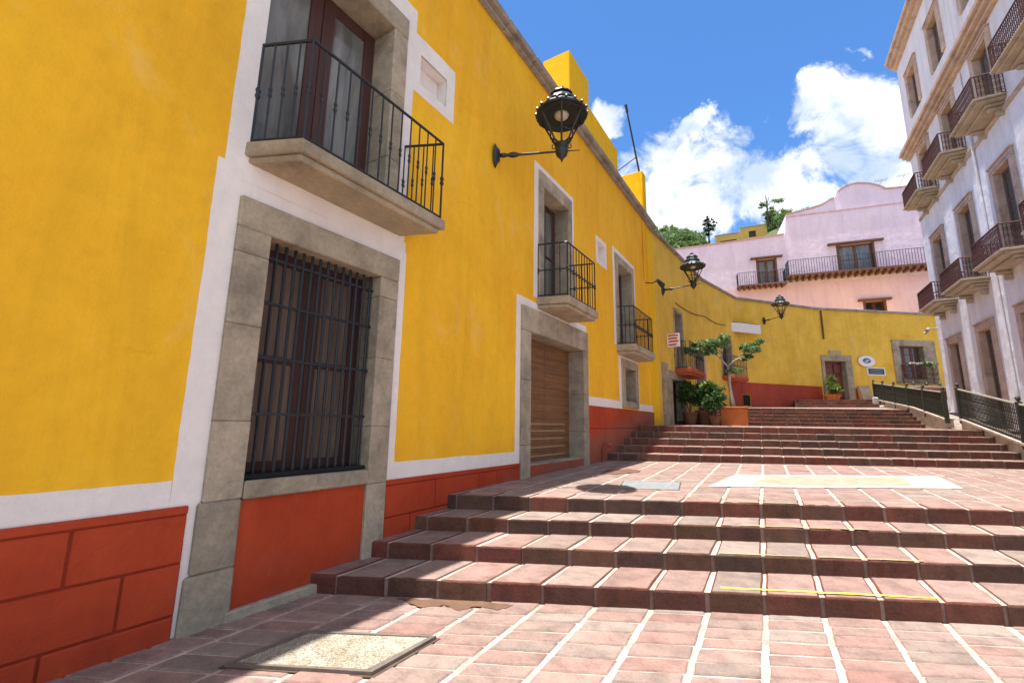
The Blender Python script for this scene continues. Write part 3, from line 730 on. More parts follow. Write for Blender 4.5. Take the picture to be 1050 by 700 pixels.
W = w.build('window', M_grey, H2, label='big grilled window in a pale grey stone surround'); casement(Cf, 5.255, 6.895, -.24, 4.505, 6.498, W, M_rwood, M_glass, 3, 4, 'casement', .09)
railing(Cf, 5.2, 7.3, .32, 4.25, 5.35, W, M_iron2, .09, scroll=True)
# downpipe stain-dark pipe
t = thing('drain_pipe', tuple(Cf(.32, .05, 7)), 'dark rusty downpipe above the reddish door of the ochre house', 'pipe')
mb = MB(); mb.tube([Cf(.3, .05, 8.4), Cf(.3, .05, 6.7)], .045, 8); mb.build('pipe', M_sand, t)
t = thing('wall_cable', tuple(A1(3, .03, 5.2)), 'thin dark cable sagging along the ochre wall above the small tree', 'cable')
mb = MB(); pts = [A1(2.5 + 4.4 * i / 8, .03, 6.35 - .12 * math.sin(math.pi * i / 8) + .35 * i / 8) for i in range(9)] + [A2(.1 + 2.6 * i / 6, .03, 6.72 - .1 * math.sin(math.pi * i / 6)) for i in range(7)]
mb.tube(pts, .016, 5); mb.build('cable', M_black, t)
# signs
t = thing('projecting_sign', tuple(A1(.8, .1, 4.3)), 'small white sign with red lettering lines on the ochre corner', 'sign')
mb = MB(); mb.box(A1, .98, 1.03, .10, .54, 4.34, 4.82, .004); mb.build('panel', M_signw, t)
mb = MB()
for z, a, c in ((4.76, .14, .50), (4.65, .14, .46), (4.54, .16, .50), (4.42, .14, .42)): mb.box(A1, .968, .98, a, c, z - .026, z + .026)
mb.build('lettering', M_signr, t)
t = thing('wall_sign', tuple(Bf(0, .3, 6.6)), 'blank white board hanging high on the curved ochre wall', 'sign')
mb = MB(); mb.box(Bf, -.95, 1.35, .28, .33, 6.55, 7.05, .006); mb.build('board', M_signw, t)
mb = MB(); mb.box(Bf, -.9, 1.3, .0, .30, 7.06, 7.09); mb.build('bracket', M_iron, t)
t = thing('oval_sign', tuple(Cf(2.9, .1, 5.4)), 'white oval sign with a dark teal mark above the slate plaque', 'sign')
mb = MB(); mb.poly([Cf(2.92 + .55 * math.cos(a), .06, 5.47 + .33 * math.sin(a)) for a in [2 * math.pi * i / 28 for i in range(28)]], tuple(x * .03 for x in Cf.n) + (0,)); mb.build('panel', M_signw, t)
mb = MB(); mb.poly([Cf(2.92 + .27 * math.cos(a), .091, 5.49 + .15 * math.sin(a)) for a in [2 * math.pi * i / 20 for i in range(20)]], tuple(x * .006 for x in Cf.n) + (0,))
mb.build('emblem', M_signt, t)
mb = MB(); mb.box(Cf, 2.74, 3.0, .0985, .102, 5.42, 5.46); mb.box(Cf, 2.85, 3.1, .0985, .102, 5.50, 5.54); mb.build('emblem_stripe', M_signw, t)
t = thing('wall_plaque', tuple(Cf(3.5, .05, 4.8)), 'dark slate plaque in a white frame right of the reddish door', 'plaque')
mb = MB(); mb.box(Cf, 2.92, 4.12, .0, .03, 4.64, 5.12, .004); mb.build('frame', M_signw, t)
mb = MB(); mb.box(Cf, 3.0, 4.04, .031, .045, 4.71, 5.05, .003); mb.build('panel', M_plaq, t)
mb = MB()
for z in (4.97, 4.88, 4.79): mb.box(Cf, 3.12, 3.92, .0455, .048, z - .012, z + .012)
mb.build('lettering', plain('dull_grey_lettering', (.25, .28, .27), .6), t)
t = thing('name_plate', tuple(Cf(.9, .05, 5.9)), 'small cream plate over the reddish door', 'sign')
mb = MB(); mb.box(Cf, .55, 1.35, .0, .04, 5.84, 6.04, .005); mb.build('plate', M_cream, t)

# ================================================================== WALL LANTERNS
def lantern():
    r = thing('wall_lantern', (0, 0, 0), 'x', 'lantern', 'black iron lanterns on wall brackets')
    # local: wall at origin, arm along +X; built at origin then turned
    F = Fr((0, 0), (0, 1), (1, 0)); arm = 1.12
    mb = MB(); mb.lathe((0, 0, 0), [(.02, 0), (.16, .0), (.19, .02), (.13, .05), (.09, .09), (.03, .10)], 16)
    for v in mb.b.verts: v.co = Vector((v.co.z, v.co.y * .62, v.co.x * 1.15))
    mb.build('wall_plate', M_lamp, r, True)
    mb = MB(); mb.tube([(.08, 0, 0), (.16, 0, 0), (.22, 0, 0), (.30, 0, 0), (.36, 0, 0), (.42, 0, .0), (arm - .1, 0, .02), (arm + .30, 0, .03)], [.028, .042, .026, .05, .044, .022, .016, .006], 10)
    mb.build('arm', M_lamp, r, True)
    c = Vector((arm, 0, 0))
    up = .13
    mb = MB(); mb.lathe(c, [(.008, -.17), (.02, -.13), (.05, -.09), (.09, -.05), (.105, .0), (.11, .05), (.085, .08), (.10, .11), (.12, .12), (.12, .15), (.09, .17)], 12)
    mb.build('hub', M_lamp, r, True)
    mb = MB()
    for k in range(6):
        a = math.pi / 6 + k * math.pi / 3; u = Vector((math.cos(a), math.sin(a), 0))
        mb.tube([c + u * .10 + Vector((0, 0, .15)), c + u * .375 + Vector((0, 0, .68))], .016, 6)
        for k2 in range(2):
            q = [c + u * (.13 + .055 * math.cos(t_) + k2 * .0) + Vector((0, 0, .17 + k2 * .0 + .05 * math.sin(t_))) for t_ in [2 * math.pi * i / 10 for i in range(11)]]
        mb.tube(q, .009, 5, False)
    for rad, z, th in ((.21, .33, .012), (.385, .68, .018)):
        q = [c + Vector((rad * math.cos(math.pi / 6 + k * math.pi / 3), rad * math.sin(math.pi / 6 + k * math.pi / 3), z)) for k in range(7)]
        mb.tube(q, th, 6, False)
    mb.build('frame', M_lamp, r)
    mb = MB(); mb.lathe(c, [(.28, .69), (.39, .67), (.435, .665), (.44, .695), (.38, .76), (.27, .83), (.245, .88), (.265, .89), (.25, .94), (.18, 1.0), (.17, 1.04), (.20, 1.045), (.18, 1.08), (.10, 1.13), (.055, 1.15), (.065, 1.19), (.03, 1.22)], 12)
    cp = mb.build('cap', M_lamp, r)
    mb = MB()
    for k in range(18):
        a = 2 * math.pi * k / 18; mb.lathe(c + Vector((.425 * math.cos(a), .425 * math.sin(a), .695)), [(.018, 0), (.028, .025), (.008, .06)], 6)
    mb.build('crest', M_lamp, cp)
    mb = MB(); mb.lathe(c, [(.03, .62), (.10, .645), (.13, .69)], 14); mb.build('lens', M_lens, r, True)
    return r
ln = lantern()
def place(o, fr, s, z, label, turn=0.):
    n = fr.n; o.location = fr(s, .0, z); o.rotation_euler.z = math.atan2(n.y, n.x) + turn; o['label'] = label
l2, l3 = copy_tree(ln), copy_tree(ln)
place(ln, L, 3.88, 5.95, 'largest black lantern, nearest one, on the bright yellow house wall', R_(26))
place(l2, A1, 1.0, 6.5, 'middle black lantern, on the ochre wall beside the end of the yellow house')
place(l3, Bf, 2.0, 7.42, 'farthest black lantern, high on the curved ochre wall right of the white board')

# ================================================================== PINK HOUSE
PK = Fr((.90, 39.83), (-.99046, -.13780), (.13780, -.99046))
H3 = thing('pink_house', (.9, 39.8, 3), 'lilac and salmon house with a curved parapet behind the ochre wall', 'house')
prof = [(-16, 19.15), (-9.68, 19.21), (-8.35, 19.27), (-8.2, 19.5), (-7.5, 19.86), (-7.0, 20.0), (-6.5, 20.06), (-6.0, 19.95), (-5.5, 19.68), (-5.2, 19.35), (-5.15, 19.08), (-4.78, 19.0), (-4.5, 18.8), (-4.1, 18.62), (-3.5, 18.5), (-2.6, 18.36), (-1.72, 18.22), (-1.70, 16.62), (1.9, 16.5), (7, 16.4), (16, 16.3)]
def pz(s):
    for (a, za), (c, zc) in zip(prof, prof[1:]):
        if a <= s <= c: return za + (zc - za) * (s - a) / (c - a)
    return prof[-1][1]
S_ = [p[0] for p in prof]
hP = [(-.84, .62, 12.62, 14.78), (-7.25, -4.85, 12.95, 15.28), (-7.5, -6.1, 9.7, 10.75)]
mb = MB(); facade(mb, PK, -16, 16, 12.45, pz, [h for h in hP if h[2] > 12], .4, 6., step=.16); mb.build('wall', M_lilac, H3)
mb = MB(); facade(mb, PK, -16, 16, 2, 12.448, [hP[2]], .4, 6.); mb.build('lower_wall', M_salmon, H3)
mb = MB(); s = -15.9
while s < 15.5:
    e = s + .3
    a_, c_ = pz(s), pz(e)
    if abs(c_ - a_) < .5:
        mb.hexa([PK(s, -.3, a_ - .0), PK(e, -.3, c_), PK(e, .09, c_), PK(s, .09, a_), PK(s, -.3, a_ + .1), PK(e, -.3, c_ + .1), PK(e, .09, c_ + .1), PK(s, .09, a_ + .1)])
    s = e
mb.build('coping', plain('rosy_coping', (.50, .32, .30), .85, 0, .25, .2, 3), H3)
mb = MB(); mb.box(PK, -9.7, -1.75, .0, .07, 18.02, 18.1); mb.build('raised_strip', plain('rosy_moulding', (.60, .42, .46), .85, 0, .2, .2, 3), H3)
for (a, c, z0, z1), ov, rows in ((hP[0], .4, 1), (hP[1], .55, 1), (hP[2], .3, 2)):
    w = MB(); w.box(PK, a - ov, c + ov, -.05, .28, z1 + .0, z1 + .15, .02, .01); W = w.build('lintel', M_beam, H3)
    wn = MB(); wn.box(PK, a, a + .14, -.3, .02, z0, z1 - .005, .01); wn.box(PK, c - .14, c, -.3, .02, z0, z1 - .005, .01)
    Wn = wn.build('window', M_beam, H3)
    casement(PK, a + .145, c - .145, -.22, z0 + .01, z1 - .01, Wn, M_beam if z0 > 12 else M_dwood, M_curt if z0 > 12 else M_dark, 2, 2, 'casement', .1)
mb = MB(); mb.box(PK, -1.3, 2.15, -.02, .75, 12.46, 12.56, .01, .004)
s = -1.1
while s < 2.1: mb.box(PK, s, s + .13, -.02, .82, 12.30, 12.455, .01, .004); s += .38
b_ = mb.build('balcony', M_beam, H3); railing(PK, -1.22, 2.08, .68, 12.56, 13.6, b_, M_iron, .16, .016, False, True, .02)
mb = MB(); mb.box(PK, -12, -1.35, -.02, 1.0, 12.86, 12.98, .01, .004)
s = -11.8
while s < -1.4: mb.box(PK, s, s + .15, -.02, 1.08, 12.66, 12.855, .01, .004); s += .42
b_ = mb.build('balcony', M_beam, H3); railing(PK, -11.9, -1.42, .92, 12.98, 14.15, b_, M_iron, .17, .016, False, True, .02)
for px_, zz, ln_, lb in ((-7.9, 19.3, .9, 'spindly television antenna on the pink parapet, left one of two'), (-9.2, 19.2, 1.15, 'leaning television antenna on the pink parapet, right one of two')):
    t = thing('television_antenna', tuple(PK(px_, -.3, zz)), lb, 'antenna', 'television antennas on the pink house')
    mb = MB(); top = PK(px_ - .5 * ln_, -.3, zz + ln_); mb.tube([PK(px_, -.3, zz), top], .022, 5); mb.build('pole', M_metal, t)
    mb = MB(); d_ = PK(px_ + 1.0, -.3, 0) - PK(px_, -.3, 0)
    mb.tube([top - d_ * .35 + Vector((0, 0, .05)), top + d_ * .5 - Vector((0, 0, .05))], .014, 4)
    for k in range(5): q = top + d_ * (-.3 + .18 * k); mb.tube([q - Vector((.0, .3, .0)), q + Vector((.0, .3, .0))], .01, 4); mb.tube([q - Vector((.12, 0, .12)), q + Vector((.12, .0, .12))], .008, 4)
    mb.build('elements', M_metal, t)

# ================================================================== PALE HOUSE (right)
RW = Fr((6.7, 0), (0, 1), (-1, 0))
H4 = thing('pale_house', (6.7, 20, 1.4), 'tall pale lavender house with rows of iron balconies on the right', 'house')
bays = [23.45, 20.6, 17.65, 14.55, 11.4, 8.2]
hR = []
for y in bays:
    hR += [(y - .49, y + .48, 1.75, 4.88), (y - .5, y + .5, 6.46, 9.22), (y - .5, y + .5, 11.05, 13.2), (y - .5, y + .5, 15.1, 16.95)]
mb = MB(); facade(mb, RW, 5.5, 25.25, -.3, 18.6, ex(hR, range(0)), .4, 9.); mb.build('wall', M_pale, H4)
mb = MB()
mb.box(RW, 5.4, 25.3, .0, .14, 13.62, 13.74, .01); mb.box(RW, 5.3, 25.35, .0, .26, 13.742, 13.88, .015); mb.box(RW, 5.25, 25.4, .0, .36, 13.882, 14.05, .02)
mb.build('cornice', M_cant, H4)
mb = MB()
mb.box(RW, 5.4, 25.3, .0, .14, 18.3, 18.5, .01); mb.box(RW, 5.3, 25.35, -.1, .28, 18.502, 18.72, .015); mb.box(RW, 5.25, 25.4, -.3, .38, 18.722, 18.9, .02)
mb.build('cornice', M_cant, H4)
mb = MB(); mb.box(RW, 5.5, 25.2, .0, .05, 10.62, 10.76, .01); mb.build('string_course', M_cant, H4)
first = {}
def rwin(y, z0, z1, f, key, gf=False):
    """one window of a storey: first is modelled, the others are copies moved along the wall"""
    if key in first:
        c = copy_tree(first[key][0], H4); c.location.y += y - first[key][1]; return
    a, c = y - .5 + (.02 if gf else 0), y + .5 - (.02 if gf else 0)
    w = MB(); w.box(RW, a - f, a, -.3, .07, z0, z1, .015); w.box(RW, c, c + f, -.3, .07, z0, z1, .015); w.box(RW, a - f, c + f, -.3, .075, z1 + .002, z1 + f, .015)
    w.box(RW, a - f - .03, c + f + .03, .0, .11, z1 + f + .001, z1 + f + .05, .01)
    w.box(RW, a - f * .45, c + f * .45, .076, .1, z1 + f * .35, z1 + f * .6, .01)
    W = w.build('window' if not gf else 'door', M_cant, H4); casement(RW, a + .003, c - .003, -.13, z0 + .003, z1 - .003, W, M_rw2, M_glass, 2, 4 if gf else 3, 'casement' if not gf else 'leaf', .10)
    first[key] = (W, y)
def rbal(y, zt, key, wd=.98):
    if key in first:
        c = copy_tree(first[key][0], H4); c.location.y += y - first[key][1]; return
    mb = MB(); mb.box(RW, y - wd, y + wd, -.02, .72, zt - .06, zt, .01); mb.box(RW, y - wd + .06, y + wd - .06, -.02, .62, zt - .14, zt - .062, .015); mb.box(RW, y - wd + .2, y + wd - .2, -.02, .42, zt - .22, zt - .142, .02)
    b_ = mb.build('balcony', M_cream, H4)
    k = MB()
    for s in (-.62, .62):
        k.box(RW, y + s - .07, y + s + .07, -.02, .34, zt - .34, zt - .222, .03); k.box(RW, y + s - .06, y + s + .06, -.02, .18, zt - .52, zt - .342, .03)
    k.build('bracket', M_cream, b_)
    railing(RW, y - wd + .05, y + wd - .05, .67, zt, zt + .72, b_, M_iron2, .085, .012, False, True, .022, True)
    first[key] = (b_, y)
for y in bays:
    rwin(y, 1.75, 4.88, .24, 'g', True); rwin(y, 6.46, 9.22, .24, 'f1'); rwin(y, 11.05, 13.2, .24, 'f2'); rwin(y, 15.1, 16.95, .24, 'f3')
    rbal(y, 6.45, 'b1'); rbal(y, 11.03, 'b2')
for y, lb in ((19.15, 'thin pale downpipe between the second and third columns of balconies'), (13.0, 'thin pale downpipe near the right edge of the pale house')):
    t = thing('drain_pipe', (6.6, y, 2), lb, 'pipe', 'downpipes on the pale house')
    mb = MB(); mb.tube([RW(y, .05, 1.7), RW(y, .05, 13.5)], .038, 8); mb.build('pipe', M_pale, t)
t = thing('floodlight', tuple(RW(25.3, .1, 5.6)), 'small pale floodlight cluster at the far corner of the pale house', 'floodlight')
mb = MB(); mb.tube([RW(25.15, 0, 5.78), RW(25.15, .32, 5.78)], .03, 6); mb.build('bracket', M_metal, t)
mb = MB(); mb.tube([RW(25.1, .3, 5.8), RW(24.95, .4, 5.68)], [.05, .08], 10); mb.tube([RW(25.2, .3, 5.74), RW(25.22, .42, 5.6)], [.04, .07], 10); mb.build('head', M_cream, t)

# ================================================================== RAILINGS ON THE RIGHT OF THE STEPS
F5 = Fr((5.22, 0), (0, 1), (-1, 0))
def slope_wall(name, pts, w, label, cat, mat, top_mat):
    r = thing(name, (5.22, pts[0][0], 0), label, cat)
    mb = MB()
    for (a, za, ba), (c, zc, bc) in zip(pts, pts[1:]):
        mb.hexa([F5(a, -w, ba), F5(c, -w, bc), F5(c, w * .2, bc), F5(a, w * .2, ba), F5(a, -w, za), F5(c, -w, zc), F5(c, w * .2, zc), F5(a, w * .2, za)])
    mb.build('wall', mat, r)
    mb = MB()
    for (a, za, ba), (c, zc, bc) in zip(pts, pts[1:]):
        mb.hexa([F5(a, -w - .03, za + .002), F5(c, -w - .03, zc + .002), F5(c, w * .2 + .04, zc + .002), F5(a, w * .2 + .04, za + .002), F5(a, -w - .03, za + .06), F5(c, -w - .03, zc + .06), F5(c, w * .2 + .04, zc + .06), F5(a, w * .2 + .04, za + .06)])
    mb.build('coping', top_mat, r); return r
slope_wall('low_wall', [(13.6, .98, .3), (15.15, 1.24, .3), (18.72, 1.84, .5)], .16, 'low tan wall under the nearer iron railing beside the steps', 'wall', M_cream, M_mort)
slope_wall('low_wall', [(20.05, 1.86, 1.2), (23.65, 2.38, 1.2), (30.5, 3.06, 2.)], .16, 'low tan wall under the farther iron railing beside the steps', 'wall', M_cream, M_mort)
def fence(s0, s1, z0a, z0b, h, posts, label):
    r = thing('iron_railing', (5.22, s0, z0a), label, 'railing', 'iron railings beside the steps')
    zf = lambda s: z0a + (z0b - z0a) * (s - s0) / (s1 - s0)
    mb = MB()
    n = int((s1 - s0) / .085)
    for i in range(n + 1):
        s = s0 + (s1 - s0) * i / n; z = zf(s)
        mb.tube([F5(s, 0, z), F5(s, 0, z + h)], .011, 4)
        if i < n:
            for cz in (.22, .5, .78):
                c = F5(s + .042, 0, z + h * cz); q = [c + Vector((0, .036 * math.cos(a), .06 * math.sin(a))) for a in [2 * math.pi * k / 6 for k in range(7)]]
                mb.tube(q, .008, 3, False)
    mb.build('panel', M_green, r)
    mb = MB(); mb.tube([F5(s0, 0, z0a + h), F5(s1, 0, z0b + h)], .028, 6); mb.build('handrail', plain('pale_worn_handrail', (.34, .31, .25), .5, .3, .2, .4, 6) if 'pale_worn_handrail' not in MATS else MATS['pale_worn_handrail'], r)
    mb = MB(); mb.tube([F5(s0, 0, z0a + .05), F5(s1, 0, z0b + .05)], .018, 5); mb.tube([F5(s0, 0, z0a + h * .62), F5(s1, 0, z0b + h * .62)], .01, 5); mb.build('crossbar', M_green, r)
    for s in posts:
        mb = MB(); mb.box(F5, s - .055, s + .055, -.055, .055, zf(s) - .15, zf(s) + h + .05, .01); mb.lathe(F5(s, 0, zf(s) + h + .05), [(.06, 0), (.02, .02), (.05, .06), (.055, .09), (.03, .13), (.005, .15)], 10); mb.build('post', M_green, r)
    return r
fence(15.05, 18.7, 1.29, 1.90, .88, (15.05, 18.7), 'nearer dark iron railing panel climbing beside the lower steps')
fence(20.0, 30.5, 1.92, 3.1, .85, (20.0, 22.1, 24.2, 26.3, 28.4, 30.5), 'farther dark iron railing panel climbing beside the upper steps')
fence(12.2, 15.0, .88, 1.28, .88, (12.2,), 'dark iron railing panel at the right picture edge')
# cream kerb wall with knobs below the grilled window
t = thing('low_wall', tuple(Cf(6.5, 1.3, 3.1)), 'cream coped low wall with dark knobs below the grilled window', 'wall')
mb = MB(); mb.box(Cf, 4.3, 9.2, 1.1, 1.4, 2.8, 3.85); mb.build('wall', M_red2, t)
mb = MB(); mb.box(Cf, 4.25, 9.25, 1.05, 1.45, 3.852, 3.96, .01); mb.build('coping', M_cream, t)
for i in range(6):
    mb = MB(); mb.lathe(Cf(4.5 + i * .85, 1.25, 3.96), [(.05, 0), (.03, .03), (.09, .1), (.08, .17), (.02, .22)], 8); mb.build('knob', M_green, t)
t = thing('gate_pier', (4.72, 29.9, 3), 'cream leaning stone pier end beside the top of the steps', 'pier')
mb = MB(); mb.hexa([Vector(p) for p in ((4.62, 29.8, 3.0), (5.05, 29.8, 3.0), (5.05, 30.5, 3.0), (4.62, 30.5, 3.0), (4.46, 29.8, 3.78), (4.92, 29.8, 3.78), (4.92, 30.5, 3.78), (4.46, 30.5, 3.78))]); mb.build('pier', M_cream, t)
t = thing('low_wall', (4.3, 31, 3), 'short maroon wall stub right of the reddish door', 'wall')
mb = MB(); mb.box(Cf, 2.02, 2.5, .02, .35, 2.9, 3.86, .01); mb.build('wall', M_red2, t)
for i, (x, y, z, s, lb) in enumerate(((5.0, 29.2, 2.98, .12, 'upright white stone at the foot of the railing'), (5.42, 28.6, 2.9, .11, 'flat white stone lying beside the railing foot'), (5.0, 27.9, 2.62, .1, 'small white stone on the top step corner'))):
    mb = MB(); mb.box(Fr((x, y), (1, .4 * i)), -s, s, -s * .7, s * .7, z - .2, z + s * (1.3 if i == 0 else .5), .03, .02); o = mb.build('white_stone', M_wpaint); tag(o, lb, 'stone', 'white stones beside the railing')

# ================================================================== PLANTS
def leaves(mb_pts, name, mat, parent=None, size=.12, n=400, kind=None, label=None, aspect=.45, droop=0., clump=True):
    """mb_pts = list of (centre, radii, weight)"""
    V, F = [], []; tw = sum(w for _, _, w in mb_pts); off = wloc(parent) if parent else Vector((0, 0, 0))
    for c, rad, w in mb_pts:
        k = int(n * w / tw)
        if clump and k > 30:
            K = max(4, k // 45); cd = rng.normal(size=(K, 3)); cd /= np.linalg.norm(cd, axis=1)[:, None]
            cc_ = np.array(c) + cd * (rng.random(K) ** .4)[:, None] * np.array(rad) * .95
            sel = rng.integers(0, K, k); P = cc_[sel] + rng.normal(size=(k, 3)) * np.array(rad) * np.array([.20, .20, .17]) * (1 if max(rad) < 1.2 else .8)
        d = rng.normal(size=(k, 3)); d /= np.linalg.norm(d, axis=1)[:, None]
        rr = rng.random(k) ** .45
        if not (clump and k > 30): P = np.array(c) + d * rr[:, None] * np.array(rad)
        for i in range(k):
            a = rng.normal(size=3); a[2] -= droop; a /= np.linalg.norm(a); b2 = np.cross(a, rng.normal(size=3)); b2 /= np.linalg.norm(b2) + 1e-9
            nn = np.cross(a, b2); L_ = size * (.45 + 1.1 * rng.random()); p = P[i]; j = len(V)
            V += [p - a * L_ * .5, p + b2 * L_ * aspect * .5 + nn * L_ * .08, p + a * L_ * .5, p - b2 * L_ * aspect * .5 + nn * L_ * .08]
            F.append((j, j + 1, j + 2, j + 3))
    V = [tuple(Vector(v) - off) for v in V]
    me = bpy.data.meshes.new(name); me.from_pydata(V, [], F); me.materials.append(mat)
    o = bpy.data.objects.new(name, me); COL.objects.link(o)
    if parent: o.parent = parent
    if kind: o['kind'] = kind
    if label: o['label'] = label
    return o
# square terracotta planter with the little pale-trunked tree
t = thing('planter', (-1.04, 19.3, 1.58), 'large square terracotta coloured planter holding the pale-trunked tree', 'planter')
G = Fr((-1.04, 19.3), (1, .1))
mb = MB(); mb.box(G, -.46, .46, -.42, .42, 1.57, 2.22, .02, .004); mb.build('box', M_terra, t)
mb = MB(); mb.box(G, -.49, .49, -.45, .45, 2.222, 2.29, .015); mb.build('rim', M_terra, t)
mb = MB(); mb.box(G, -.42, .42, -.38, .38, 2.29, 2.30); mb.build('soil', M_bark2, t)
t = thing('small_tree', (-1.0, 19.3, 2.3), 'small tree with a forked pale trunk and flat leaf clusters in the square planter', 'tree')
mb = MB()
mb.tube([(-1.0, 19.3, 2.28), (-1.06, 19.3, 2.7), (-1.1, 19.3, 3.2), (-1.08, 19.28, 3.6), (-1.12, 19.3, 3.9)], [.085, .07, .06, .055, .05], 10)
for q in ([(-1.12, 19.3, 3.85), (-1.3, 19.3, 4.1), (-1.5, 19.3, 4.35), (-1.9, 19.35, 4.6), (-2.4, 19.3, 4.6)], [(-1.1, 19.3, 3.86), (-.85, 19.3, 4.08), (-.55, 19.25, 4.2), (-.2, 19.3, 4.4)], [(-1.35, 19.3, 4.15), (-1.25, 19.2, 4.5), (-1.3, 19.3, 4.8)], [(-1.08, 19.3, 3.5), (-.85, 19.2, 3.6), (-.7, 19.15, 3.65)], [(-.7, 19.28, 4.14), (-.6, 19.4, 4.0), (-.35, 19.4, 4.05)]):
    mb.tube(q, [.035, .03, .024, .018, .012][:len(q)], 6)
mb.build('trunk', M_bark, t, True)
leaves([((-2.25, 19.3, 4.55), (.55, .5, .16), 2), ((-1.75, 19.3, 4.78), (.55, .5, .22), 3), ((-1.3, 19.3, 4.85), (.35, .4, .25), 2), ((-1.65, 19.25, 4.45), (.35, .35, .14), 1),
        ((-.25, 19.3, 4.5), (.35, .35, .25), 2), ((-.1, 19.3, 4.72), (.25, .25, .12), 1), ((-.35, 19.35, 4.15), (.3, .25, .12), 1), ((-.85, 19.15, 3.62), (.32, .3, .13), 1.3), ((-2.6, 19.3, 4.6), (.22, .25, .08), .5)], 'crown', M_lf1, t, .15, 2700, aspect=.5)
# shrubs in dark clay pots by the doorway
def potplant(x, y, z, r, h, label, blobs, mat, lsize, n, pm=None, group='potted plants by the doorway', aspect=.45):
    t = thing('potted_plant', (x, y, z), label, 'potted plant', group)
    mb = MB(); mb.lathe((x, y, z), [(r * .7, 0), (r, h * .85), (r * 1.1, h * .86), (r * 1.1, h), (r * .92, h), (r * .9, h * .93)], 16); mb.build('pot', pm or M_clay, t)
    leaves([((x + a, y + b_, z + c), rad, w) for (a, b_, c), rad, w in blobs], 'foliage', mat, t, lsize, n, aspect=aspect)
    mb = MB()
    for k in range(5):
        a = k * 1.25; mb.tube([(x, y, z + h * .9), (x + .12 * math.cos(a), y + .12 * math.sin(a), z + h + .35)], .014, 5)
    mb.build('stem', M_bark2, t); return t
M_clay = plain('dark_weathered_clay', (.16, .07, .045), .9, 0, .35, .2, 5)
potplant(-2.45, 18.3, 1.57, .26, .5, 'leftmost dark leafy shrub in a pot beside the doorway', [((0, .1, 1.15), (.36, .4, .4), 3), ((-.1, .1, 1.5), (.22, .3, .15), .6)], M_lf2, .15, 1100)
pp = potplant(-1.95, 18.7, 1.57, .28, .55, 'middle shrub in a pot with bright sunlit top leaves', [((.0, 0, 1.2), (.5, .4, .36), 3), ((.3, 0, 1.25), (.4, .35, .28), 1.5)], M_lf2, .16, 1700)
leaves([((-1.9, 18.65, 3.12), (.48, .35, .10), 1), ((-1.55, 18.6, 2.98), (.28, .3, .1), .4)], 'top_shoots', M_lf3, pp, .17, 190)
potplant(-1.58, 18.25, 1.57, .2, .36, 'low dark shrub in a pot nearest the square planter', [((0.02, 0, .9), (.42, .32, .3), 3), ((.25, .0, 1.0), (.22, .2, .18), .7)], M_lf2, .14, 900)
# big-leaved plant by the far door
potplant(3.42, 31.0, 3.06, .38, .34, 'yellow-green spiky plant in a low terracotta bowl beside the reddish door', [((0, 0, .62), (.5, .4, .26), 2), ((0, 0, .95), (.3, .3, .22), 1), ((.05, 0, 1.25), (.15, .15, .12), .3)], M_lf3, .42, 210, M_terra, aspect=.2)
t = thing('window_flowers', tuple(Cf(6.3, .3, 5.35)), 'white flowers on the railing of the grilled window', 'flowers')
leaves([((Cf(5.9, .35, 5.42)), (.35, .15, .07), 1), ((Cf(6.9, .35, 5.42)), (.3, .15, .07), 1)], 'petals', M_wpaint, t, .12, 160, aspect=.8)
leaves([((Cf(6.3, .35, 5.30)), (.7, .15, .12), 1)], 'foliage', M_lf2, t, .12, 160)

# ================================================================== HILL BEHIND
mb = MB(); nx, ny = 60, 24; grid = []
def hz(x, y):
    u = (y - 62) / 60.; base = 50 * max(0., min(1., u)) ** .3
    return base + 1.3 * math.sin(x * .11 + y * .05) + .8 * math.sin(x * .31) - .00055 * (x + 2) ** 2 * 4 + (.06 * (x + 10) if x < 14 else 1.4) + 1.6 * math.exp(-((x + 16) / 7.) ** 2) - 2.2 * math.exp(-((x + 2) / 5.5) ** 4)
for i in range(nx + 1):
    row = []
    for j in range(ny + 1):
        x = -110 + 220 * i / nx; y = 58 + 100 * j / ny; row.append(mb.b.verts.new((x, y, max(-1, hz(x, y) - 3.0))))
    grid.append(row)
for i in range(nx):
    for j in range(ny): mb.b.faces.new((grid[i][j], grid[i + 1][j], grid[i + 1][j + 1], grid[i][j + 1]))
mb.build('hill', M_hill, kind='structure')
cl = []
for i in range(560):
    x = rng.uniform(-30, 14); y = rng.uniform(66, 122); z = hz(x, y) - 2.6
    if -9 < x < 5 and y < 114: continue
    cl.append(((x, y, z + .5), (rng.uniform(1.2, 2.6), rng.uniform(1.2, 2.4), rng.uniform(.8, 1.6)), 1))
leaves(cl, 'hillside_scrub', M_lf4, None, .6, 42000, kind='stuff', label='green scrub and bushes covering the hilltop')
def tree(x, y, z, h, blobs, mat, label, lsize=.5, n=1200, tr=.2):
    t = thing('hill_tree', (x, y, z), label, 'tree', 'trees on the hilltop')
    mb = MB(); mb.tube([(x, y, z - 1.5), (x + .1, y, z + h * .45), (x, y, z + h * .8)], [tr, tr * .7, tr * .3], 7)
    for k in range(4): a = k * 1.7; mb.tube([(x, y, z + h * .4), (x + h * .2 * math.cos(a), y + h * .2 * math.sin(a), z + h * .65)], [tr * .5, tr * .2], 5)
    mb.build('trunk', M_bark2, t)
    leaves([((x + a, y + b_, z + c), r, w) for (a, b_, c), r, w in blobs], 'crown', mat, t, lsize, n)
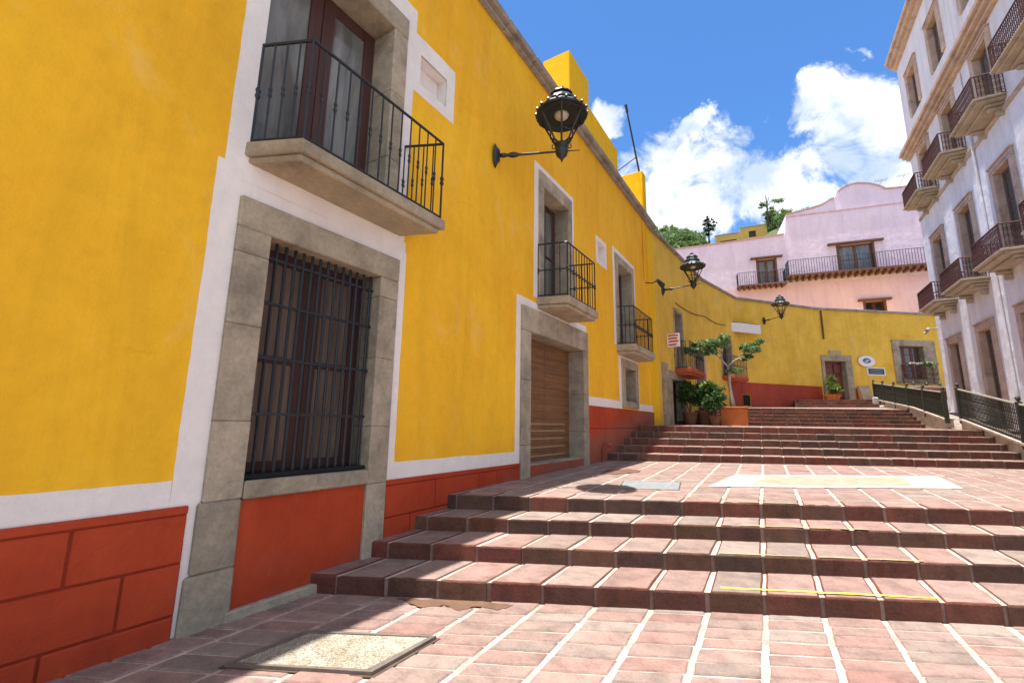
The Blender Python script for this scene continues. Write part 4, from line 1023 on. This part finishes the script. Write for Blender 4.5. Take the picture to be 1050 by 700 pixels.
tree(-7.9, 103, 42.3, 6, [((0, 0, 1.4), (2.1, 1.5, .9), 3), ((.1, 0, 2.6), (1.6, 1.3, .7), 2.2), ((-.2, 0, 3.7), (1.1, 1, .6), 1.4), ((.1, 0, 4.6), (.55, .5, .6), .6), ((1.3, 0, 3.3), (.6, .5, .3), .4), ((1.1, 0, 4.2), (.4, .4, .25), .2)], M_lf5, 'dark conifer standing left of the small orange house on the hill', .38, 1500)
tree(4.6, 100, 41.2, 5, [((0, 0, 1.4), (2.4, 1.5, 1.6), 3), ((-.8, 0, 2.7), (1.3, 1.2, 1.0), 1.3), ((1.6, 0, 2.6), (1.5, 1.2, 1.2), 1.4)], M_lf3, 'bright lime green tree right of the small orange house on the hill', .42, 1500)
tree(3.4, 98, 42.4, 6, [((-.5, 0, 2.8), (1.5, 1.2, .7), 1.3), ((1.8, 0, 3.3), (2.0, 1.2, .8), 1.3), ((.4, 0, 1.6), (1., 1., 1.), .8)], M_lf4, 'airy taller tree against the sky just left of the high pink parapet', .36, 700)
t = thing('hill_house', (-2, 115, 42), 'small orange house among trees on the hilltop', 'house')
HF = Fr((0, 112), (1, .05))
mb = MB(); facade(mb, HF, -1.9, 3.6, 40.8, 46.9, [(-.1, 1.3, 44.4, 45.9)], .3, 5.); mb.build('wall', M_hy, t)
mb = MB(); mb.box(HF, -.1, 1.3, -.25, -.18, 44.4, 45.9); mb.build('window', M_dwood, t)
mb = MB(); facade(mb, HF, -7.2, -1.95, 40.5, 45.9, [(-6.2, -2.7, 43.2, 44.5)], .3, 5.); mb.build('side_wing', M_hy, t)
mb = MB(); mb.box(HF, -6.2, -2.7, -.25, -.18, 43.2, 44.5); mb.build('window', M_dwood, t)
mb = MB(); mb.box(HF, -2.0, 3.7, -.4, .15, 46.902, 47.15); mb.box(HF, -7.3, -2.002, -.4, .15, 45.902, 46.1); mb.build('roof_edge', M_cant, t)

# ================================================================== SKY AND SUN
SUN = Vector((-.088, -.05, 1)).normalized()
el = math.asin(SUN.z); az = math.atan2(SUN.x, SUN.y)
w = bpy.data.worlds.new('World'); scene.world = w; w.use_nodes = True; nt = w.node_tree
for n_ in list(nt.nodes): nt.nodes.remove(n_)
out = nt.nodes.new('ShaderNodeOutputWorld'); bg = nt.nodes.new('ShaderNodeBackground'); nt.links.new(bg.outputs[0], out.inputs[0])
sky = N(nt, 'ShaderNodeTexSky', sky_type='NISHITA', sun_disc=False); sky.sun_elevation = el; sky.sun_rotation = az
sky.altitude = 2000; sky.air_density = 1.0; sky.dust_density = .6; sky.ozone_density = 2.0
tc = nt.nodes.new('ShaderNodeTexCoord'); D_ = tc.outputs['Generated']
tint = mix(nt, 1., sky.outputs[0], (.44, .70, .92), 'MULTIPLY')
blobs = [(-0.1911,0.8671,0.4600,3.491), (-0.1230,0.8644,0.4875,3.741), (-0.0456,0.8767,0.4789,3.963), (0.0170,0.8966,0.4425,3.258), (-0.1131,0.8984,0.4243,3.812), (-0.0280,0.9166,0.3988,3.024), (-0.1905,0.8973,0.3982,3.342), (0.0530,0.9172,0.3948,2.457), (0.1117,0.8375,0.5349,2.343), (0.1635,0.8429,0.5127,2.722), (0.1997,0.8630,0.4640,2.676), (0.1431,0.8715,0.4691,2.518), (0.2109,0.8892,0.4061,2.230), (-0.0626,0.8330,0.5498,1.159), (0.1678,0.8922,0.4193,2.003), (0.1126,0.9109,0.3970,2.142), (0.0082,0.8498,0.5270,1.299), (-0.0883,0.8321,0.5475,0.984), (-0.2319,0.7791,0.5825,1.448), (0.1639,0.7939,0.5855,0.759), (0.2285,0.8405,0.4913,1.496)]
for k in range(12):                         # clouds in the rest of the sky
    a = rng.uniform(1.0, 2 * math.pi - 1.2); e = rng.uniform(.12, 1.1); blobs.append((math.sin(a) * math.cos(e), math.cos(a) * math.cos(e), math.sin(e), rng.uniform(6, 14)))
for k in range(15):                         # unseen cloud banks, right and behind, added to brighten the shaded left wall
    a = rng.uniform(1.15, 3.7); e = rng.uniform(.2, 1.15); blobs.append((math.sin(a) * math.cos(e), math.cos(a) * math.cos(e), math.sin(e), rng.uniform(13, 21)))
blobs += [(-.02, .885, .465, 3.8), (.03, .905, .424, 3.2), (-.07, .905, .42, 3.6), (.09, .885, .456, 2.4)]
# wobble the direction a little so that the masks have ragged outlines
nz = N(nt, 'ShaderNodeTexNoise', i_Scale=7., i_Detail=6, i_Roughness=.62); nt.links.new(D_, nz.inputs['Vector'])
sub = N(nt, 'ShaderNodeVectorMath', operation='SUBTRACT'); nt.links.new(nz.outputs['Color'], sub.inputs[0]); sub.inputs[1].default_value = (.5, .5, .5)
sc_ = N(nt, 'ShaderNodeVectorMath', operation='SCALE'); nt.links.new(sub.outputs[0], sc_.inputs[0]); sc_.inputs['Scale'].default_value = .15
ad = N(nt, 'ShaderNodeVectorMath', operation='ADD'); nt.links.new(D_, ad.inputs[0]); nt.links.new(sc_.outputs[0], ad.inputs[1])
nm = N(nt, 'ShaderNodeVectorMath', operation='NORMALIZE'); nt.links.new(ad.outputs[0], nm.inputs[0])
mask = None
for x, y, z, deg in blobs:
    dp = N(nt, 'ShaderNodeVectorMath', operation='DOT_PRODUCT'); nt.links.new(nm.outputs[0], dp.inputs[0]); dp.inputs[1].default_value = (x, y, z)
    mr = N(nt, 'ShaderNodeMapRange'); mr.inputs['From Min'].default_value = math.cos(R_(deg * 1.5)); mr.inputs['From Max'].default_value = 1.0
    nt.links.new(dp.outputs['Value'], mr.inputs['Value'])
    mask = mr.outputs[0] if mask is None else math_(nt, 'MAXIMUM', mask, mr.outputs[0])
f1 = N(nt, 'ShaderNodeTexNoise', i_Scale=10., i_Detail=9, i_Roughness=.66, i_Distortion=.6); nt.links.new(D_, f1.inputs['Vector'])
dens = math_(nt, 'ADD', math_(nt, 'MULTIPLY', mask, 1.25), math_(nt, 'MULTIPLY', math_(nt, 'SUBTRACT', f1.outputs['Fac'], .535), 3.6))
cov = N(nt, 'ShaderNodeMapRange', interpolation_type='SMOOTHSTEP'); cov.inputs['From Min'].default_value = .12; cov.inputs['From Max'].default_value = 1.0
nt.links.new(math_(nt, 'MULTIPLY', dens, math_(nt, 'MULTIPLY', mask, 5., True)), cov.inputs['Value'])
f2 = N(nt, 'ShaderNodeTexNoise', i_Scale=7., i_Detail=7, i_Roughness=.55, i_Distortion=.3)
mp2 = N(nt, 'ShaderNodeMapping'); mp2.inputs['Location'].default_value = (3.1, 1.7, .4); nt.links.new(D_, mp2.inputs['Vector']); nt.links.new(mp2.outputs[0], f2.inputs['Vector'])
CL = 1.0
ccol = ramp(nt, f2.outputs['Fac'], [(.42, (.52, .62, .75)), (.60, (1.0, 1.0, 1.0))])
cscale = N(nt, 'ShaderNodeVectorMath', operation='SCALE'); nt.links.new(ccol, cscale.inputs[0]); cscale.inputs['Scale'].default_value = 4.6
fin = mix(nt, cov.outputs[0], tint, cscale.outputs[0])
nt.links.new(fin, bg.inputs['Color']); bg.inputs['Strength'].default_value = .15
sl = bpy.data.lights.new('sun', 'SUN'); sl.energy = 5.0; sl.angle = R_(.5); sl.color = (1., .955, .88)
so = bpy.data.objects.new('sun', sl); COL.objects.link(so); so.rotation_euler = SUN.to_track_quat('Z', 'Y').to_euler(); so.location = (0, 0, 40)

# ================================================================== CAMERA
cam = bpy.data.cameras.new('camera'); co = bpy.data.objects.new('camera', cam); COL.objects.link(co); scene.camera = co
cam.sensor_width = 36; cam.lens = 464 / 1050 * 36; cam.clip_end = 3000; cam.clip_start = .05
co.matrix_world = Matrix(((.87589, .0732, .47693, 0), (.48229, -.16305, -.8607, 0), (.01476, .9839, -.17812, 1.55), (0, 0, 0, 1)))
vs = scene.view_settings; vs.view_transform = 'Standard'; vs.look = 'None'; vs.gamma = 1; vs.use_curve_mapping = False; vs.exposure = .95
scene.render.engine = 'CYCLES'
